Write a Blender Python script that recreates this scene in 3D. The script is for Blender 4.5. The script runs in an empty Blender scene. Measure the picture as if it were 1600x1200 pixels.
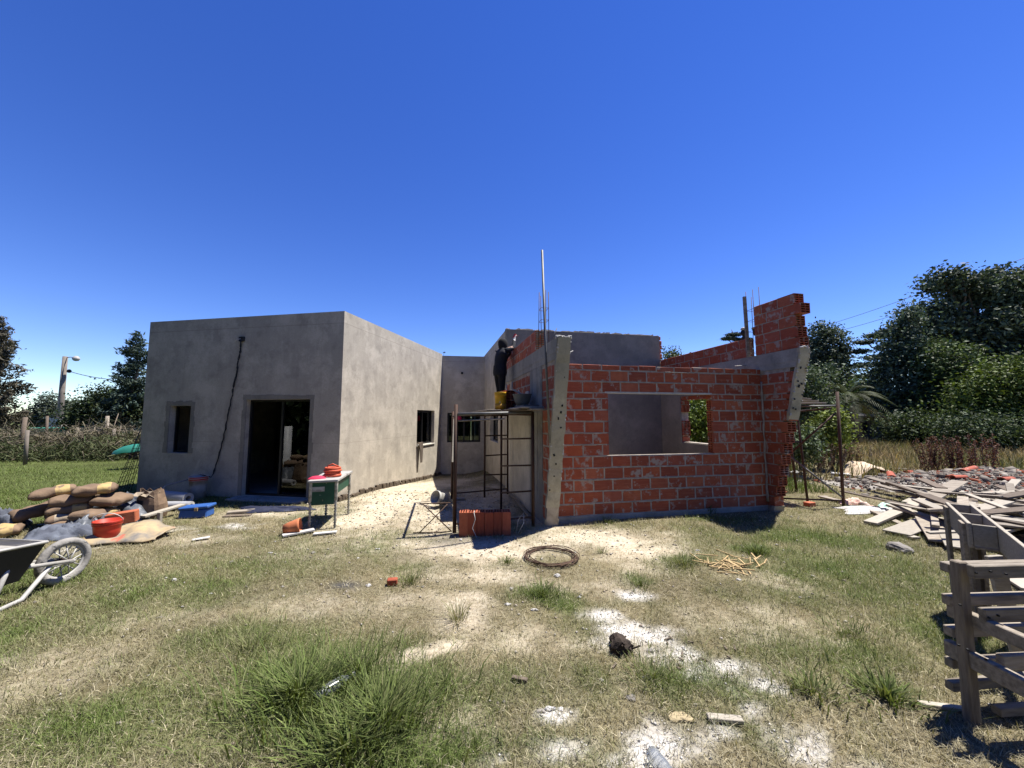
import bpy, bmesh, math, random
import numpy as np
from math import sin, cos, tan, pi, radians, sqrt, atan2
from mathutils import Vector, Matrix

random.seed(7); RNG = np.random.default_rng(11)
S = bpy.context.scene
COL = S.collection

# ------------------------------------------------------------------ camera, sky, sun, exposure
FPX, PITCH, EYE = 600.0, radians(5.0), 1.65
cd = bpy.data.cameras.new('camera'); cam = bpy.data.objects.new('camera', cd); COL.objects.link(cam)
cd.sensor_fit = 'HORIZONTAL'; cd.sensor_width = 36.0; cd.lens = 36.0 * FPX / 1600.0
cd.clip_start = 0.05; cd.clip_end = 3000
cam.location = (0, 0, EYE); cam.rotation_euler = (pi/2 + PITCH, 0, 0)
S.camera = cam
S.render.resolution_x, S.render.resolution_y = 1024, 768

SUN = Vector((0.40, 0.155, 1.0)).normalized()          # towards the sun
w = bpy.data.worlds.new('World'); S.world = w; w.use_nodes = True
nt = w.node_tree; nt.nodes.clear()
sky = nt.nodes.new('ShaderNodeTexSky'); sky.sky_type = 'NISHITA'; sky.sun_disc = False
sky.sun_elevation = math.asin(SUN.z); sky.sun_rotation = atan2(SUN.x, SUN.y)
sky.altitude = 1500; sky.air_density = 1.0; sky.dust_density = 0.0; sky.ozone_density = 2.5
hs = nt.nodes.new('ShaderNodeHueSaturation'); hs.inputs['Saturation'].default_value = 1.3; hs.inputs['Hue'].default_value = 0.522
bg = nt.nodes.new('ShaderNodeBackground'); bg.inputs['Strength'].default_value = 0.092
wo = nt.nodes.new('ShaderNodeOutputWorld')
nt.links.new(sky.outputs[0], hs.inputs['Color']); nt.links.new(hs.outputs[0], bg.inputs['Color'])
nt.links.new(bg.outputs[0], wo.inputs['Surface'])
sl = bpy.data.lights.new('sun', 'SUN'); sl.energy = 5.0; sl.angle = radians(0.53); sl.color = (1.0, 0.955, 0.88)
so = bpy.data.objects.new('sun', sl); COL.objects.link(so); so.location = (20, 6, 40)
so.rotation_euler = SUN.to_track_quat('Z', 'Y').to_euler()
S.view_settings.view_transform = 'Standard'; S.view_settings.look = 'None'
S.view_settings.exposure = 1.1; S.view_settings.gamma = 1.0

# ------------------------------------------------------------------ helpers
def ray(px, py):
    u = (px-800)/FPX; v = (600-py)/FPX
    return Vector((u, cos(PITCH)-v*sin(PITCH), sin(PITCH)+v*cos(PITCH)))
def G(px, py, z=0.0):                        # point of a horizontal plane under a pixel
    d = ray(px, py); t = (z-EYE)/d.z
    return Vector((0, 0, EYE)) + d*t
def VY(px, py, y):                           # point at a given distance y
    d = ray(px, py); return Vector((0, 0, EYE)) + d*(y/d.y)
def onplane(px, py, o, n):
    c = Vector((0, 0, EYE)); d = ray(px, py)
    return c + d*((Vector(o)-c).dot(n)/d.dot(n))
def sstep(a, b, x):
    t = np.clip((np.asarray(x, float)-a)/(b-a), 0, 1); return t*t*(3-2*t)
def _hash(ix, iy, s):
    n = (ix*374761393 + iy*668265263 + s*1442695041) & 0x7fffffff
    n = (n ^ (n >> 13))*1274126177 & 0x7fffffff
    return ((n ^ (n >> 16)) & 0xffff)/65535.0
def vnoise(x, y, s=0):
    x = np.asarray(x, float); y = np.asarray(y, float)
    ix = np.floor(x).astype(np.int64); iy = np.floor(y).astype(np.int64)
    fx = x-ix; fy = y-iy; fx = fx*fx*(3-2*fx); fy = fy*fy*(3-2*fy)
    a = _hash(ix, iy, s); b = _hash(ix+1, iy, s); c = _hash(ix, iy+1, s); d = _hash(ix+1, iy+1, s)
    return (a*(1-fx)+b*fx)*(1-fy)+(c*(1-fx)+d*fx)*fy
def fbm(x, y, s=0, o=4):
    r = 0; a = .5; t = 0
    for k in range(o):
        r = r + a*vnoise(np.asarray(x)*2**k, np.asarray(y)*2**k, s+k*17); t += a; a *= .5
    return r/t
def gh(x, y):                                # terrain height
    x = np.asarray(x, float); y = np.asarray(y, float)
    near = np.exp(-((x/14)**2+((y-6)/12)**2))
    b = (fbm(x*.9, y*.9, 3, 3)-.5)*.05*near
    dip = -.24*sstep(8.3, 13.0, y)*sstep(-.2, -1.7, x)*sstep(-6, -3.4, x)
    return b+dip-.02

WL = {}
def thing(name, label, cat, loc, group=None):
    o = bpy.data.objects.new(name, None); COL.objects.link(o); o.empty_display_size = .1
    o.location = loc; WL[o] = Vector(loc); o['label'] = label; o['category'] = cat
    if group: o['group'] = group
    return o
def tag(o, label=None, cat=None, group=None, kind=None):
    if label: o['label'] = label
    if cat: o['category'] = cat
    if group: o['group'] = group
    if kind: o['kind'] = kind
    return o
def link(name, me, parent=None, mat=None, loc=None):
    o = bpy.data.objects.new(name, me); COL.objects.link(o)
    if mat is not None and not me.materials:
        for m in (mat if isinstance(mat, (list, tuple)) else [mat]): me.materials.append(m)
    if parent is not None: o.parent = parent; WL[o] = WL[parent]
    else:
        o.location = loc or (0, 0, 0); WL[o] = Vector(loc or (0, 0, 0))
    return o
class MB:
    def __init__(s): s.v = []; s.f = []; s.m = []; s.sm = []
    def add(s, vs, fs, mi=0, smooth=False):
        b = len(s.v); s.v += [tuple(v) for v in vs]
        for f in fs: s.f.append(tuple(b+i for i in f)); s.m.append(mi); s.sm.append(smooth)
        return s
    def hexa(s, p, mi=0):                    # p: 4 bottom ccw, 4 top ccw
        return s.add(p, [(3,2,1,0),(4,5,6,7),(0,1,5,4),(1,2,6,5),(2,3,7,6),(3,0,4,7)], mi)
    def box(s, c, size, R=None, mi=0):
        hx, hy, hz = size[0]/2, size[1]/2, size[2]/2; c = Vector(c)
        P = [Vector(q) for q in ((-hx,-hy,-hz),(hx,-hy,-hz),(hx,hy,-hz),(-hx,hy,-hz),(-hx,-hy,hz),(hx,-hy,hz),(hx,hy,hz),(-hx,hy,hz))]
        if R is not None: P = [R @ q for q in P]
        return s.hexa([c+q for q in P], mi)
    def beam(s, a, b, wd, th, up=(0,0,1), mi=0):   # plank from a to b, wd across, th along up
        a = Vector(a); b = Vector(b); x = (b-a).normalized(); up = Vector(up)
        y = up.cross(x)
        if y.length < 1e-4: y = Vector((1,0,0)).cross(x)
        y.normalize(); z = x.cross(y)
        y = y*wd/2; z = z*th/2
        return s.hexa([a-y-z, b-y-z, b+y-z, a+y-z, a-y+z, b-y+z, b+y+z, a+y+z], mi)
    def tube(s, pts, r, n=8, mi=0, cap=True, closed=False):
        pts = [Vector(p) for p in pts]; N = len(pts)
        rr = r if isinstance(r, (list, tuple)) else [r]*N
        vs = []; fs = []; pn = None
        for i, p in enumerate(pts):
            if closed: t = pts[(i+1) % N]-pts[i-1]
            else: t = pts[min(i+1, N-1)]-pts[max(i-1, 0)]
            t.normalize()
            if pn is None:
                pn = t.orthogonal().normalized()
            else:
                pn = pn - t*pn.dot(t); pn.normalize()
            bn = t.cross(pn)
            for k in range(n):
                a = 2*pi*k/n; vs.append(p+(pn*cos(a)+bn*sin(a))*rr[i])
        for i in range(N if closed else N-1):
            j = (i+1) % N
            for k in range(n):
                l = (k+1) % n; fs.append((i*n+k, i*n+l, j*n+l, j*n+k))
        s.add(vs, fs, mi, True)
        if cap and not closed:
            b = len(s.v)-len(vs)
            s.f.append(tuple(b+k for k in reversed(range(n)))); s.m.append(mi); s.sm.append(False)
            s.f.append(tuple(b+(N-1)*n+k for k in range(n))); s.m.append(mi); s.sm.append(False)
        return s
    def lathe(s, prof, c=(0,0,0), n=20, R=None, mi=0, smooth=True):   # prof: list of (r,z)
        c = Vector(c); vs = []; fs = []
        for r, z in prof:
            for k in range(n):
                a = 2*pi*k/n; q = Vector((r*cos(a), r*sin(a), z))
                vs.append(c+(R @ q if R is not None else q))
        for i in range(len(prof)-1):
            for k in range(n):
                l = (k+1) % n; fs.append((i*n+k, i*n+l, (i+1)*n+l, (i+1)*n+k))
        return s.add(vs, fs, mi, smooth)
    def build(s, name, mat=None, parent=None, loc=None, bevel=0):
        off = WL[parent] if parent is not None else Vector(loc or (0,0,0))
        me = bpy.data.meshes.new(name)
        me.from_pydata([(v[0]-off.x, v[1]-off.y, v[2]-off.z) for v in s.v], [], s.f)
        me.polygons.foreach_set('material_index', s.m); me.polygons.foreach_set('use_smooth', s.sm)
        o = link(name, me, parent, mat, loc)
        if bevel:
            bm = bmesh.new(); bm.from_mesh(me)
            bmesh.ops.bevel(bm, geom=bm.edges[:], offset=bevel, segments=1, affect='EDGES', clamp_overlap=True)
            bm.to_mesh(me); bm.free()
        me.update(); return o
def npmesh(name, V, F, mat, parent=None, colors=None, smooth=False, loc=None):
    """V (n,3), F (m,k) arrays; colors (n,3) point colours"""
    off = np.array(WL[parent] if parent is not None else (loc or (0,0,0)))
    V = np.asarray(V, np.float32)-off.astype(np.float32); F = np.asarray(F, np.int32)
    me = bpy.data.meshes.new(name); me.vertices.add(len(V)); me.vertices.foreach_set('co', V.ravel())
    k = F.shape[1]; me.loops.add(F.size); me.loops.foreach_set('vertex_index', F.ravel())
    me.polygons.add(len(F)); me.polygons.foreach_set('loop_start', np.arange(0, F.size, k, dtype=np.int32))
    if smooth: me.polygons.foreach_set('use_smooth', np.ones(len(F), bool))
    if colors is not None:
        ca = me.color_attributes.new('Col', 'FLOAT_COLOR', 'POINT')
        c4 = np.ones((len(V), 4), np.float32); c4[:, :3] = colors; ca.data.foreach_set('color', c4.ravel())
    me.update(calc_edges=True); me.validate()
    return link(name, me, parent, mat, loc)

# ------------------------------------------------------------------ materials
def newmat(name):
    m = bpy.data.materials.new(name); m.use_nodes = True; t = m.node_tree
    b = t.nodes['Principled BSDF']; b.inputs['Specular IOR Level'].default_value = .3
    return m, t, b
def N(t, typ, **kw):
    n = t.nodes.new(typ)
    for k, v in kw.items(): setattr(n, k, v)
    return n
def noise(t, vec, scale, detail=4, rough=.6):
    n = N(t, 'ShaderNodeTexNoise'); n.inputs['Scale'].default_value = scale; n.inputs['Detail'].default_value = detail
    n.inputs['Roughness'].default_value = rough
    if vec is not None: t.links.new(vec, n.inputs['Vector'])
    return n.outputs['Fac']
def ramp(t, fac, stops):
    r = N(t, 'ShaderNodeValToRGB'); e = r.color_ramp.elements
    while len(e) < len(stops): e.new(.5)
    for i, (p, c) in enumerate(stops):
        e[i].position = p; e[i].color = (c[0], c[1], c[2], 1) if not isinstance(c, (int, float)) else (c, c, c, 1)
    t.links.new(fac, r.inputs['Fac']); return r.outputs['Color']
def mix(t, fac, a, b, typ='MIX'):
    n = N(t, 'ShaderNodeMix', data_type='RGBA', blend_type=typ)
    for i, x in ((0, fac), (6, a), (7, b)):
        if isinstance(x, (int, float)): n.inputs[i].default_value = x
        elif isinstance(x, tuple): n.inputs[i].default_value = (*x[:3], 1)
        else: t.links.new(x, n.inputs[i])
    return n.outputs[2]
def mapping(t, vec, scale=(1,1,1), rot=(0,0,0)):
    m = N(t, 'ShaderNodeMapping'); m.inputs['Scale'].default_value = scale; m.inputs['Rotation'].default_value = rot
    t.links.new(vec, m.inputs['Vector']); return m.outputs[0]
def bump(t, b, h, strength=.3, dist=.01):
    n = N(t, 'ShaderNodeBump'); n.inputs['Strength'].default_value = strength; n.inputs['Distance'].default_value = dist
    t.links.new(h, n.inputs['Height']); t.links.new(n.outputs[0], b.inputs['Normal'])
def mat(name, c1, c2=None, scale=6, rough=.85, bs=.25, bscale=60, bd=.004, metal=0, rnd=0., stretch=None, spots=None, spec=.3):
    m, t, b = newmat(name); tc = N(t, 'ShaderNodeTexCoord'); oi = N(t, 'ShaderNodeObjectInfo')
    add = N(t, 'ShaderNodeVectorMath', operation='ADD'); sc = N(t, 'ShaderNodeMath', operation='MULTIPLY'); sc.inputs[1].default_value = 37.0
    t.links.new(oi.outputs['Random'], sc.inputs[0]); t.links.new(tc.outputs['Object'], add.inputs[0]); t.links.new(sc.outputs[0], add.inputs[1])
    v = add.outputs[0]
    if stretch: v = mapping(t, v, stretch)
    c2 = c2 or tuple(x*.72 for x in c1)
    col = mix(t, ramp(t, noise(t, v, scale), [(.3, 0.), (.7, 1.)]), tuple(c1), tuple(c2))
    if spots:
        col = mix(t, ramp(t, noise(t, v, spots[1], 6), [(spots[2], 0.), (spots[2]+.06, 1.)]), col, tuple(spots[0]))
    if rnd:
        h = N(t, 'ShaderNodeHueSaturation'); mr = N(t, 'ShaderNodeMapRange'); mr.inputs[3].default_value = 1-rnd; mr.inputs[4].default_value = 1+rnd
        t.links.new(oi.outputs['Random'], mr.inputs[0]); t.links.new(mr.outputs[0], h.inputs['Value']); t.links.new(col, h.inputs['Color']); col = h.outputs[0]
    t.links.new(col, b.inputs['Base Color']); b.inputs['Roughness'].default_value = rough; b.inputs['Metallic'].default_value = metal
    b.inputs['Specular IOR Level'].default_value = spec
    if bs: bump(t, b, noise(t, v, bscale, 3), bs, bd)
    return m
def plaster_mat(name, c1, c2, patch, seams=(), cloudy=1.0):
    m, t, b = newmat(name); geo = N(t, 'ShaderNodeNewGeometry'); P = geo.outputs['Position']
    big = noise(t, P, .8, 5, .62); mid = noise(t, P, 3.2, 6, .65); fine = noise(t, P, 38, 4)
    streak = noise(t, mapping(t, P, (7, 7, .55)), 1.0, 4, .6)
    col = mix(t, ramp(t, big, [(.32, 0.), (.68, 1.)]), c1, c2)
    col = mix(t, ramp(t, mid, [(.52, 0.), (.62, .55)]), col, patch)
    col = mix(t, ramp(t, noise(t, P, 1.7, 7, .7), [(.48, 0.), (.62, .65)]), col, tuple(min(1, x*1.3) for x in c1))
    col = mix(t, ramp(t, streak, [(.5, 0.), (.8, .3*cloudy)]), col, tuple(min(1, x*1.3) for x in c1))
    col = mix(t, ramp(t, streak, [(.22, .28*cloudy), (.40, 0.)]), col, tuple(x*.62 for x in c2))
    sx = N(t, 'ShaderNodeSeparateXYZ'); t.links.new(P, sx.inputs[0])
    for z0, wd in seams:
        wob = N(t, 'ShaderNodeMath', operation='MULTIPLY_ADD'); wob.inputs[1].default_value = .02; t.links.new(mid, wob.inputs[0]); t.links.new(sx.outputs['Z'], wob.inputs[2])
        d = N(t, 'ShaderNodeMath', operation='SUBTRACT'); d.inputs[1].default_value = z0+.01; t.links.new(wob.outputs[0], d.inputs[0])
        a = N(t, 'ShaderNodeMath', operation='ABSOLUTE'); t.links.new(d.outputs[0], a.inputs[0])
        col = mix(t, ramp(t, a.outputs[0], [(0, .55), (wd, 0.)]), col, tuple(x*.5 for x in c2))
    col = mix(t, ramp(t, fine, [(.3, .25), (.6, 0.)]), col, tuple(x*.6 for x in c2))
    t.links.new(col, b.inputs['Base Color']); b.inputs['Roughness'].default_value = .93; b.inputs['Specular IOR Level'].default_value = .15
    hsum = N(t, 'ShaderNodeMath', operation='ADD'); t.links.new(mid, hsum.inputs[0]); t.links.new(fine, hsum.inputs[1])
    bump(t, b, hsum.outputs[0], .35, .008)
    return m
def brick_mat(name, dusty=.575):
    m, t, b = newmat(name); tc = N(t, 'ShaderNodeTexCoord'); oi = N(t, 'ShaderNodeObjectInfo')
    add = N(t, 'ShaderNodeVectorMath', operation='ADD'); sc = N(t, 'ShaderNodeMath', operation='MULTIPLY'); sc.inputs[1].default_value = 53.0
    t.links.new(oi.outputs['Random'], sc.inputs[0]); t.links.new(tc.outputs['Object'], add.inputs[0]); t.links.new(sc.outputs[0], add.inputs[1]); v = add.outputs[0]
    col = ramp(t, oi.outputs['Random'], [(0, (.21,.048,.025)), (.3, (.37,.090,.036)), (.5, (.28,.060,.028)), (.65, (.33,.095,.055)), (.85, (.41,.120,.052)), (1, (.24,.058,.032))])
    col = mix(t, ramp(t, noise(t, v, 9, 5), [(.35, 0.), (.75, .7)]), col, (.22,.052,.027))
    col = mix(t, ramp(t, noise(t, mapping(t, v, (1.5,1.5,14)), 2.2, 4), [(.5, 0.), (.75, .4)]), col, (.44,.16,.085))
    sm = noise(t, v, 6.5, 7, .66)
    col = mix(t, ramp(t, sm, [(dusty-.02, 0.), (dusty+.05, .85)]), col, (.33,.285,.24))
    t.links.new(col, b.inputs['Base Color']); b.inputs['Roughness'].default_value = .82
    hs2 = N(t, 'ShaderNodeMath', operation='ADD'); t.links.new(sm, hs2.inputs[0]); t.links.new(noise(t, v, 70, 3), hs2.inputs[1])
    bump(t, b, hs2.outputs[0], .35, .006)
    return m
def glass_mat(name, tint=(.55,.6,.6)):
    m = bpy.data.materials.new(name); m.use_nodes = True; t = m.node_tree; t.nodes.clear()
    o = N(t, 'ShaderNodeOutputMaterial'); tr = N(t, 'ShaderNodeBsdfTransparent'); tr.inputs[0].default_value = (*tint, 1)
    gl = N(t, 'ShaderNodeBsdfGlossy'); gl.inputs['Roughness'].default_value = .015; gl.inputs['Color'].default_value = (.95,.97,.98,1)
    fr = N(t, 'ShaderNodeFresnel'); fr.inputs['IOR'].default_value = 1.62; mx = N(t, 'ShaderNodeMixShader')
    t.links.new(fr.outputs[0], mx.inputs[0]); t.links.new(tr.outputs[0], mx.inputs[1]); t.links.new(gl.outputs[0], mx.inputs[2]); t.links.new(mx.outputs[0], o.inputs[0])
    return m
def attr_mat(name, rough=.7, trans=.0, spec=.2, fine=None, gain=1.0):
    """colour comes from the point attribute 'Col' (each leaf or blade has its own colour)"""
    m, t, b = newmat(name); a = N(t, 'ShaderNodeAttribute', attribute_name='Col'); col = a.outputs['Color']
    if fine:
        geo = N(t, 'ShaderNodeNewGeometry')
        col = mix(t, ramp(t, noise(t, geo.outputs['Position'], fine, 4), [(.3, 0.), (.7, .5)]), col, mix(t, 1.0, col, (.55,.5,.45), 'MULTIPLY'))
    t.links.new(col, b.inputs['Base Color']); b.inputs['Roughness'].default_value = rough; b.inputs['Specular IOR Level'].default_value = spec
    if trans:
        o = t.nodes['Material Output']; tl = N(t, 'ShaderNodeBsdfTranslucent'); mx = N(t, 'ShaderNodeMixShader'); mx.inputs[0].default_value = trans
        t.links.new(mix(t, 1.0, col, (1.0, 1.0, .55), 'MULTIPLY'), tl.inputs[0]); t.links.new(b.outputs[0], mx.inputs[1]); t.links.new(tl.outputs[0], mx.inputs[2]); t.links.new(mx.outputs[0], o.inputs[0])
    return m

MT = {}
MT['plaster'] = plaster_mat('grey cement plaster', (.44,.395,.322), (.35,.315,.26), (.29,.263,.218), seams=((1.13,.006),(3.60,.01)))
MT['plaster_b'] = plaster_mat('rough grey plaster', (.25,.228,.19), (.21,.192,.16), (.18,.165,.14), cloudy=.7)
MT['plaster_pale'] = plaster_mat('pale fresh plaster', (.50,.47,.41), (.44,.41,.36), (.36,.34,.30))
MT['concrete'] = plaster_mat('board marked concrete', (.30,.29,.26), (.23,.225,.205), (.17,.165,.15))
MT['mortar'] = mat('mortar', (.42,.37,.305), (.22,.19,.155), 9, .95, .8, 45, .012)
MT['brick'] = brick_mat('hollow clay brick'); MT['brick_clean'] = brick_mat('clean clay brick', .74)
MT['dark'] = mat('interior plaster darkened as unlit', (.10,.10,.095), None, 3)  # plaster colour darkened to stand in for a room without light
MT['floor'] = mat('concrete floor', (.25,.24,.22), None, 3)
MT['alu'] = mat('black aluminium', (.012,.012,.013), None, 5, .4, 0, spec=.5)
MT['glass'] = glass_mat('window glass')
MT['rust'] = mat('rusty steel tube', (.042,.027,.021), (.075,.038,.025), 12, .75, .4, 80, .002, metal=.2)
MT['rebar'] = mat('rebar steel', (.06,.04,.032), (.10,.055,.035), 30, .7, .4, 150, .002, metal=.4)
MT['galv'] = mat('galvanised pipe', (.17,.17,.165), (.11,.11,.105), 8, .6, .2, 60, .002, metal=.5)
MT['wood'] = mat('weathered wood', (.31,.27,.215), (.14,.115,.088), 2.2, .9, .6, 12, .006, rnd=.25, stretch=(2,16,16))
MT['wood_post'] = mat('weathered upright wood', (.27,.225,.17), (.11,.088,.066), 2.2, .9, .6, 12, .006, stretch=(16,16,2))
MT['wood_dark'] = mat('old dark wood', (.15,.118,.088), (.085,.066,.05), 4, .9, .5, 30, .004, rnd=.2, stretch=(3,14,14))
MT['wood_pale'] = mat('pale scrap wood', (.36,.325,.265), (.25,.222,.178), 5, .9, .4, 30, .003, rnd=.15, stretch=(3,14,14))
MT['white'] = mat('dirty white paint', (.50,.48,.44), (.36,.345,.315), 9, .6, .15)
MT['black'] = mat('black rubber', (.015,.015,.015), None, 8, .7)

# ------------------------------------------------------------------ ground
def blobs(lst):
    out = []
    for px, py, rx, ry, wt in lst:
        c = G(px, py); a = (G(px+rx, py)-c).length; b = (G(px, py-ry).y-G(px, py+ry).y)/2
        out.append((c.x, c.y, a, b, wt))
    return out
def fmask(bl, x, y, warp=.35, s=1):
    x = np.asarray(x, float); y = np.asarray(y, float); r = np.zeros_like(x)
    wx = x+(fbm(x*1.3, y*1.3, s, 3)-.5)*warp*2; wy = y+(fbm(x*1.3, y*1.3, s+5, 3)-.5)*warp*2
    for cx, cy, a, b, wt in bl:
        r = np.maximum(r, wt*np.exp(-(((wx-cx)/a)**2+((wy-cy)/b)**2)**1.3))
    return r
SAND = blobs([(620,785,95,38,1),(690,812,80,22,1),(640,757,80,18,1),(700,745,50,12,1),(760,850,150,20,.95),(930,838,110,18,.95),(985,862,75,18,.95),
              (700,950,45,22,.9),(655,985,35,12,.8),(730,895,100,24,.75),(1010,885,50,15,.7),(1190,905,60,12,.45),(430,800,90,9,.8),(850,905,70,14,.5),
              (620,935,60,20,.5),(800,985,90,26,.45),(860,812,60,10,1),(300,838,70,9,.5),(760,780,70,30,1),(960,910,60,16,.5),
              (470,930,170,30,.3),(300,960,160,30,.28),(80,1040,120,40,.35),(1230,970,150,30,.3),(700,1110,80,30,.3),(560,1000,80,25,.25)])
LIME = blobs([(955,965,42,16,.85),(1000,930,36,12,.8),(1010,990,70,22,.9),(1060,1020,70,22,.85),(1140,1045,60,22,.75),(1200,1075,55,20,.6),
              (1040,1160,75,45,1.0),(1010,1195,60,30,1.0),(1110,1130,40,25,.6),(1250,1150,60,35,.8),(1200,1110,40,18,.6),(880,1165,120,30,.55),(860,1105,34,10,.7),
              (1320,1190,50,20,.5),(780,1190,60,20,.5),(1270,1180,50,20,.8),(945,1010,30,12,.6),(100,860,70,10,.45),(280,825,50,8,.5),(390,820,40,6,.6),(1090,985,40,12,.5)])
GREEN = blobs([(480,1090,200,85,1),(210,935,170,45,.75),(60,965,110,45,.7),(280,1130,260,60,.75),(850,925,46,13,1),(1075,880,50,14,.7),(1180,862,40,10,.9),
               (1330,905,170,60,.75),(1440,970,90,60,.85),(1080,1055,110,34,.85),(720,1070,80,50,.75),(600,1150,160,50,1),(1140,812,70,10,.9),(520,805,60,14,.7),(540,845,180,22,.5),
               (1260,840,120,20,.75),(650,880,60,20,.55),(870,1050,60,25,.5),(1390,1095,60,30,.9),(1150,1130,60,25,.4),(60,900,90,40,.95),(350,880,180,20,.35),
               (1000,905,30,10,.7),(1500,1000,120,90,.7),(780,1150,70,25,.5),(1000,1060,50,20,.5),(420,1000,150,40,.5),(1320,1010,120,50,.55)])
ASH_DARK = blobs([(545,915,36,9,1),(720,842,50,9,.5)])  # burnt ash, then a fainter dark patch before the upright bricks
def masks(x, y):
    x = np.asarray(x, float); y = np.asarray(y, float)
    n1 = fbm(x*1.1, y*1.1, 31, 5); n2 = fbm(x*4, y*4, 47, 3); n3 = fbm(x*.35, y*.35, 77, 4)
    n6 = fbm(x*9, y*9, 67, 3); fs = fmask(SAND, x, y); sand = np.clip((fs*(0.45+n1*.9)+(n2-.5)*.55+(n6-.5)*.45-.05)*1.25, 0, 1)*sstep(.03, .2, fs)
    lime = fmask(LIME, x, y, .25, 9); n4 = fbm(x*9, y*9, 57, 3); lime = np.clip((lime*(.5+n2*.45+n4*.5)+(n4-.5)*.75-.26)*1.6, 0, 1)*sstep(.03, .2, lime)
    green = np.clip(fmask(GREEN, x, y)*.95+(n1-.5)*1.0+(n2-.5)*.7+(n3-.5)*.6+.17, 0, 1)
    far_l = sstep(-3, -6.5, x)*sstep(6.5, 8.2, y); green = np.clip(green+far_l*.8, 0, 1)
    far_r = sstep(5.5, 8.5, x)*sstep(7.5, 9.5, y); green = green*(1-.45*far_r); green = np.where(y < 1.2, np.clip(green+.5*sstep(1.2, -1, y), 0, 1), green)
    green = np.clip(green+.6*sstep(-6.5, -8, x), 0, 1)
    ash = fmask(ASH_DARK, x, y, .2, 3)
    return sand, lime, green, ash
def axis(lo, hi, step, far, grow=1.16):
    a = list(np.arange(lo, hi+1e-6, step)); s = step; v = a[-1]
    while v < far: s *= grow; v += s; a.append(v)
    s = step; v = a[0]; pre = []
    while v > -far: s *= grow; v -= s; pre.append(v)
    return np.array(pre[::-1]+a)
gx = axis(-6.5, 6.5, .05, 900); gy = axis(.6, 10.0, .05, 900)
X, Y = np.meshgrid(gx, gy); Z = gh(X, Y)
sd, lm, gr, ash = masks(X, Y)
soil = np.array([.15,.115,.068]); dry = np.array([.18,.155,.095]); grn = np.array([.07,.085,.028]); sandc = np.array([.47,.415,.32]); limec = np.array([.54,.525,.49]); ash_darkc = np.array([.07,.07,.073])
n5 = fbm(X*2.3, Y*2.3, 91, 4)[..., None]
colr = dry*(.6+.8*n5)*(1-gr[..., None])+grn*(.6+.8*n5)*gr[..., None]
for mk, c in ((sd, sandc), (lm, limec), (ash, ash_darkc)):
    colr = colr*(1-mk[..., None])+c*(.82+.36*n5)*mk[..., None]
ny, nx = X.shape; idx = np.arange(nx*ny).reshape(ny, nx)
F = np.stack([idx[:-1,:-1], idx[:-1,1:], idx[1:,1:], idx[1:,:-1]], -1).reshape(-1, 4)
m, t, b = newmat('ground soil'); a = N(t, 'ShaderNodeAttribute', attribute_name='Col'); geo = N(t, 'ShaderNodeNewGeometry'); P = geo.outputs['Position']
f1 = noise(t, P, 26, 6, .7); f2 = noise(t, P, 120, 3, .7); f3 = noise(t, P, 5, 5, .6)
c = mix(t, ramp(t, f1, [(.35, .75), (.55, 0.)]), a.outputs['Color'], mix(t, 1.0, a.outputs['Color'], (.52,.47,.40), 'MULTIPLY'))
c = mix(t, ramp(t, f2, [(.55, 0.), (.7, .5)]), c, mix(t, 1.0, a.outputs['Color'], (1.4,1.35,1.3), 'MULTIPLY'))
c = mix(t, ramp(t, f3, [(.4, .35), (.6, 0.)]), c, mix(t, 1.0, c, (.75,.68,.58), 'MULTIPLY'))
t.links.new(c, b.inputs['Base Color']); b.inputs['Roughness'].default_value = .97; b.inputs['Specular IOR Level'].default_value = .1
bump(t, b, f1, .8, .02)
ground = npmesh('ground', np.stack([X, Y, Z], -1).reshape(-1, 3), F, m, colors=colr.reshape(-1, 3), smooth=True)
ground['kind'] = 'structure'

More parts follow.
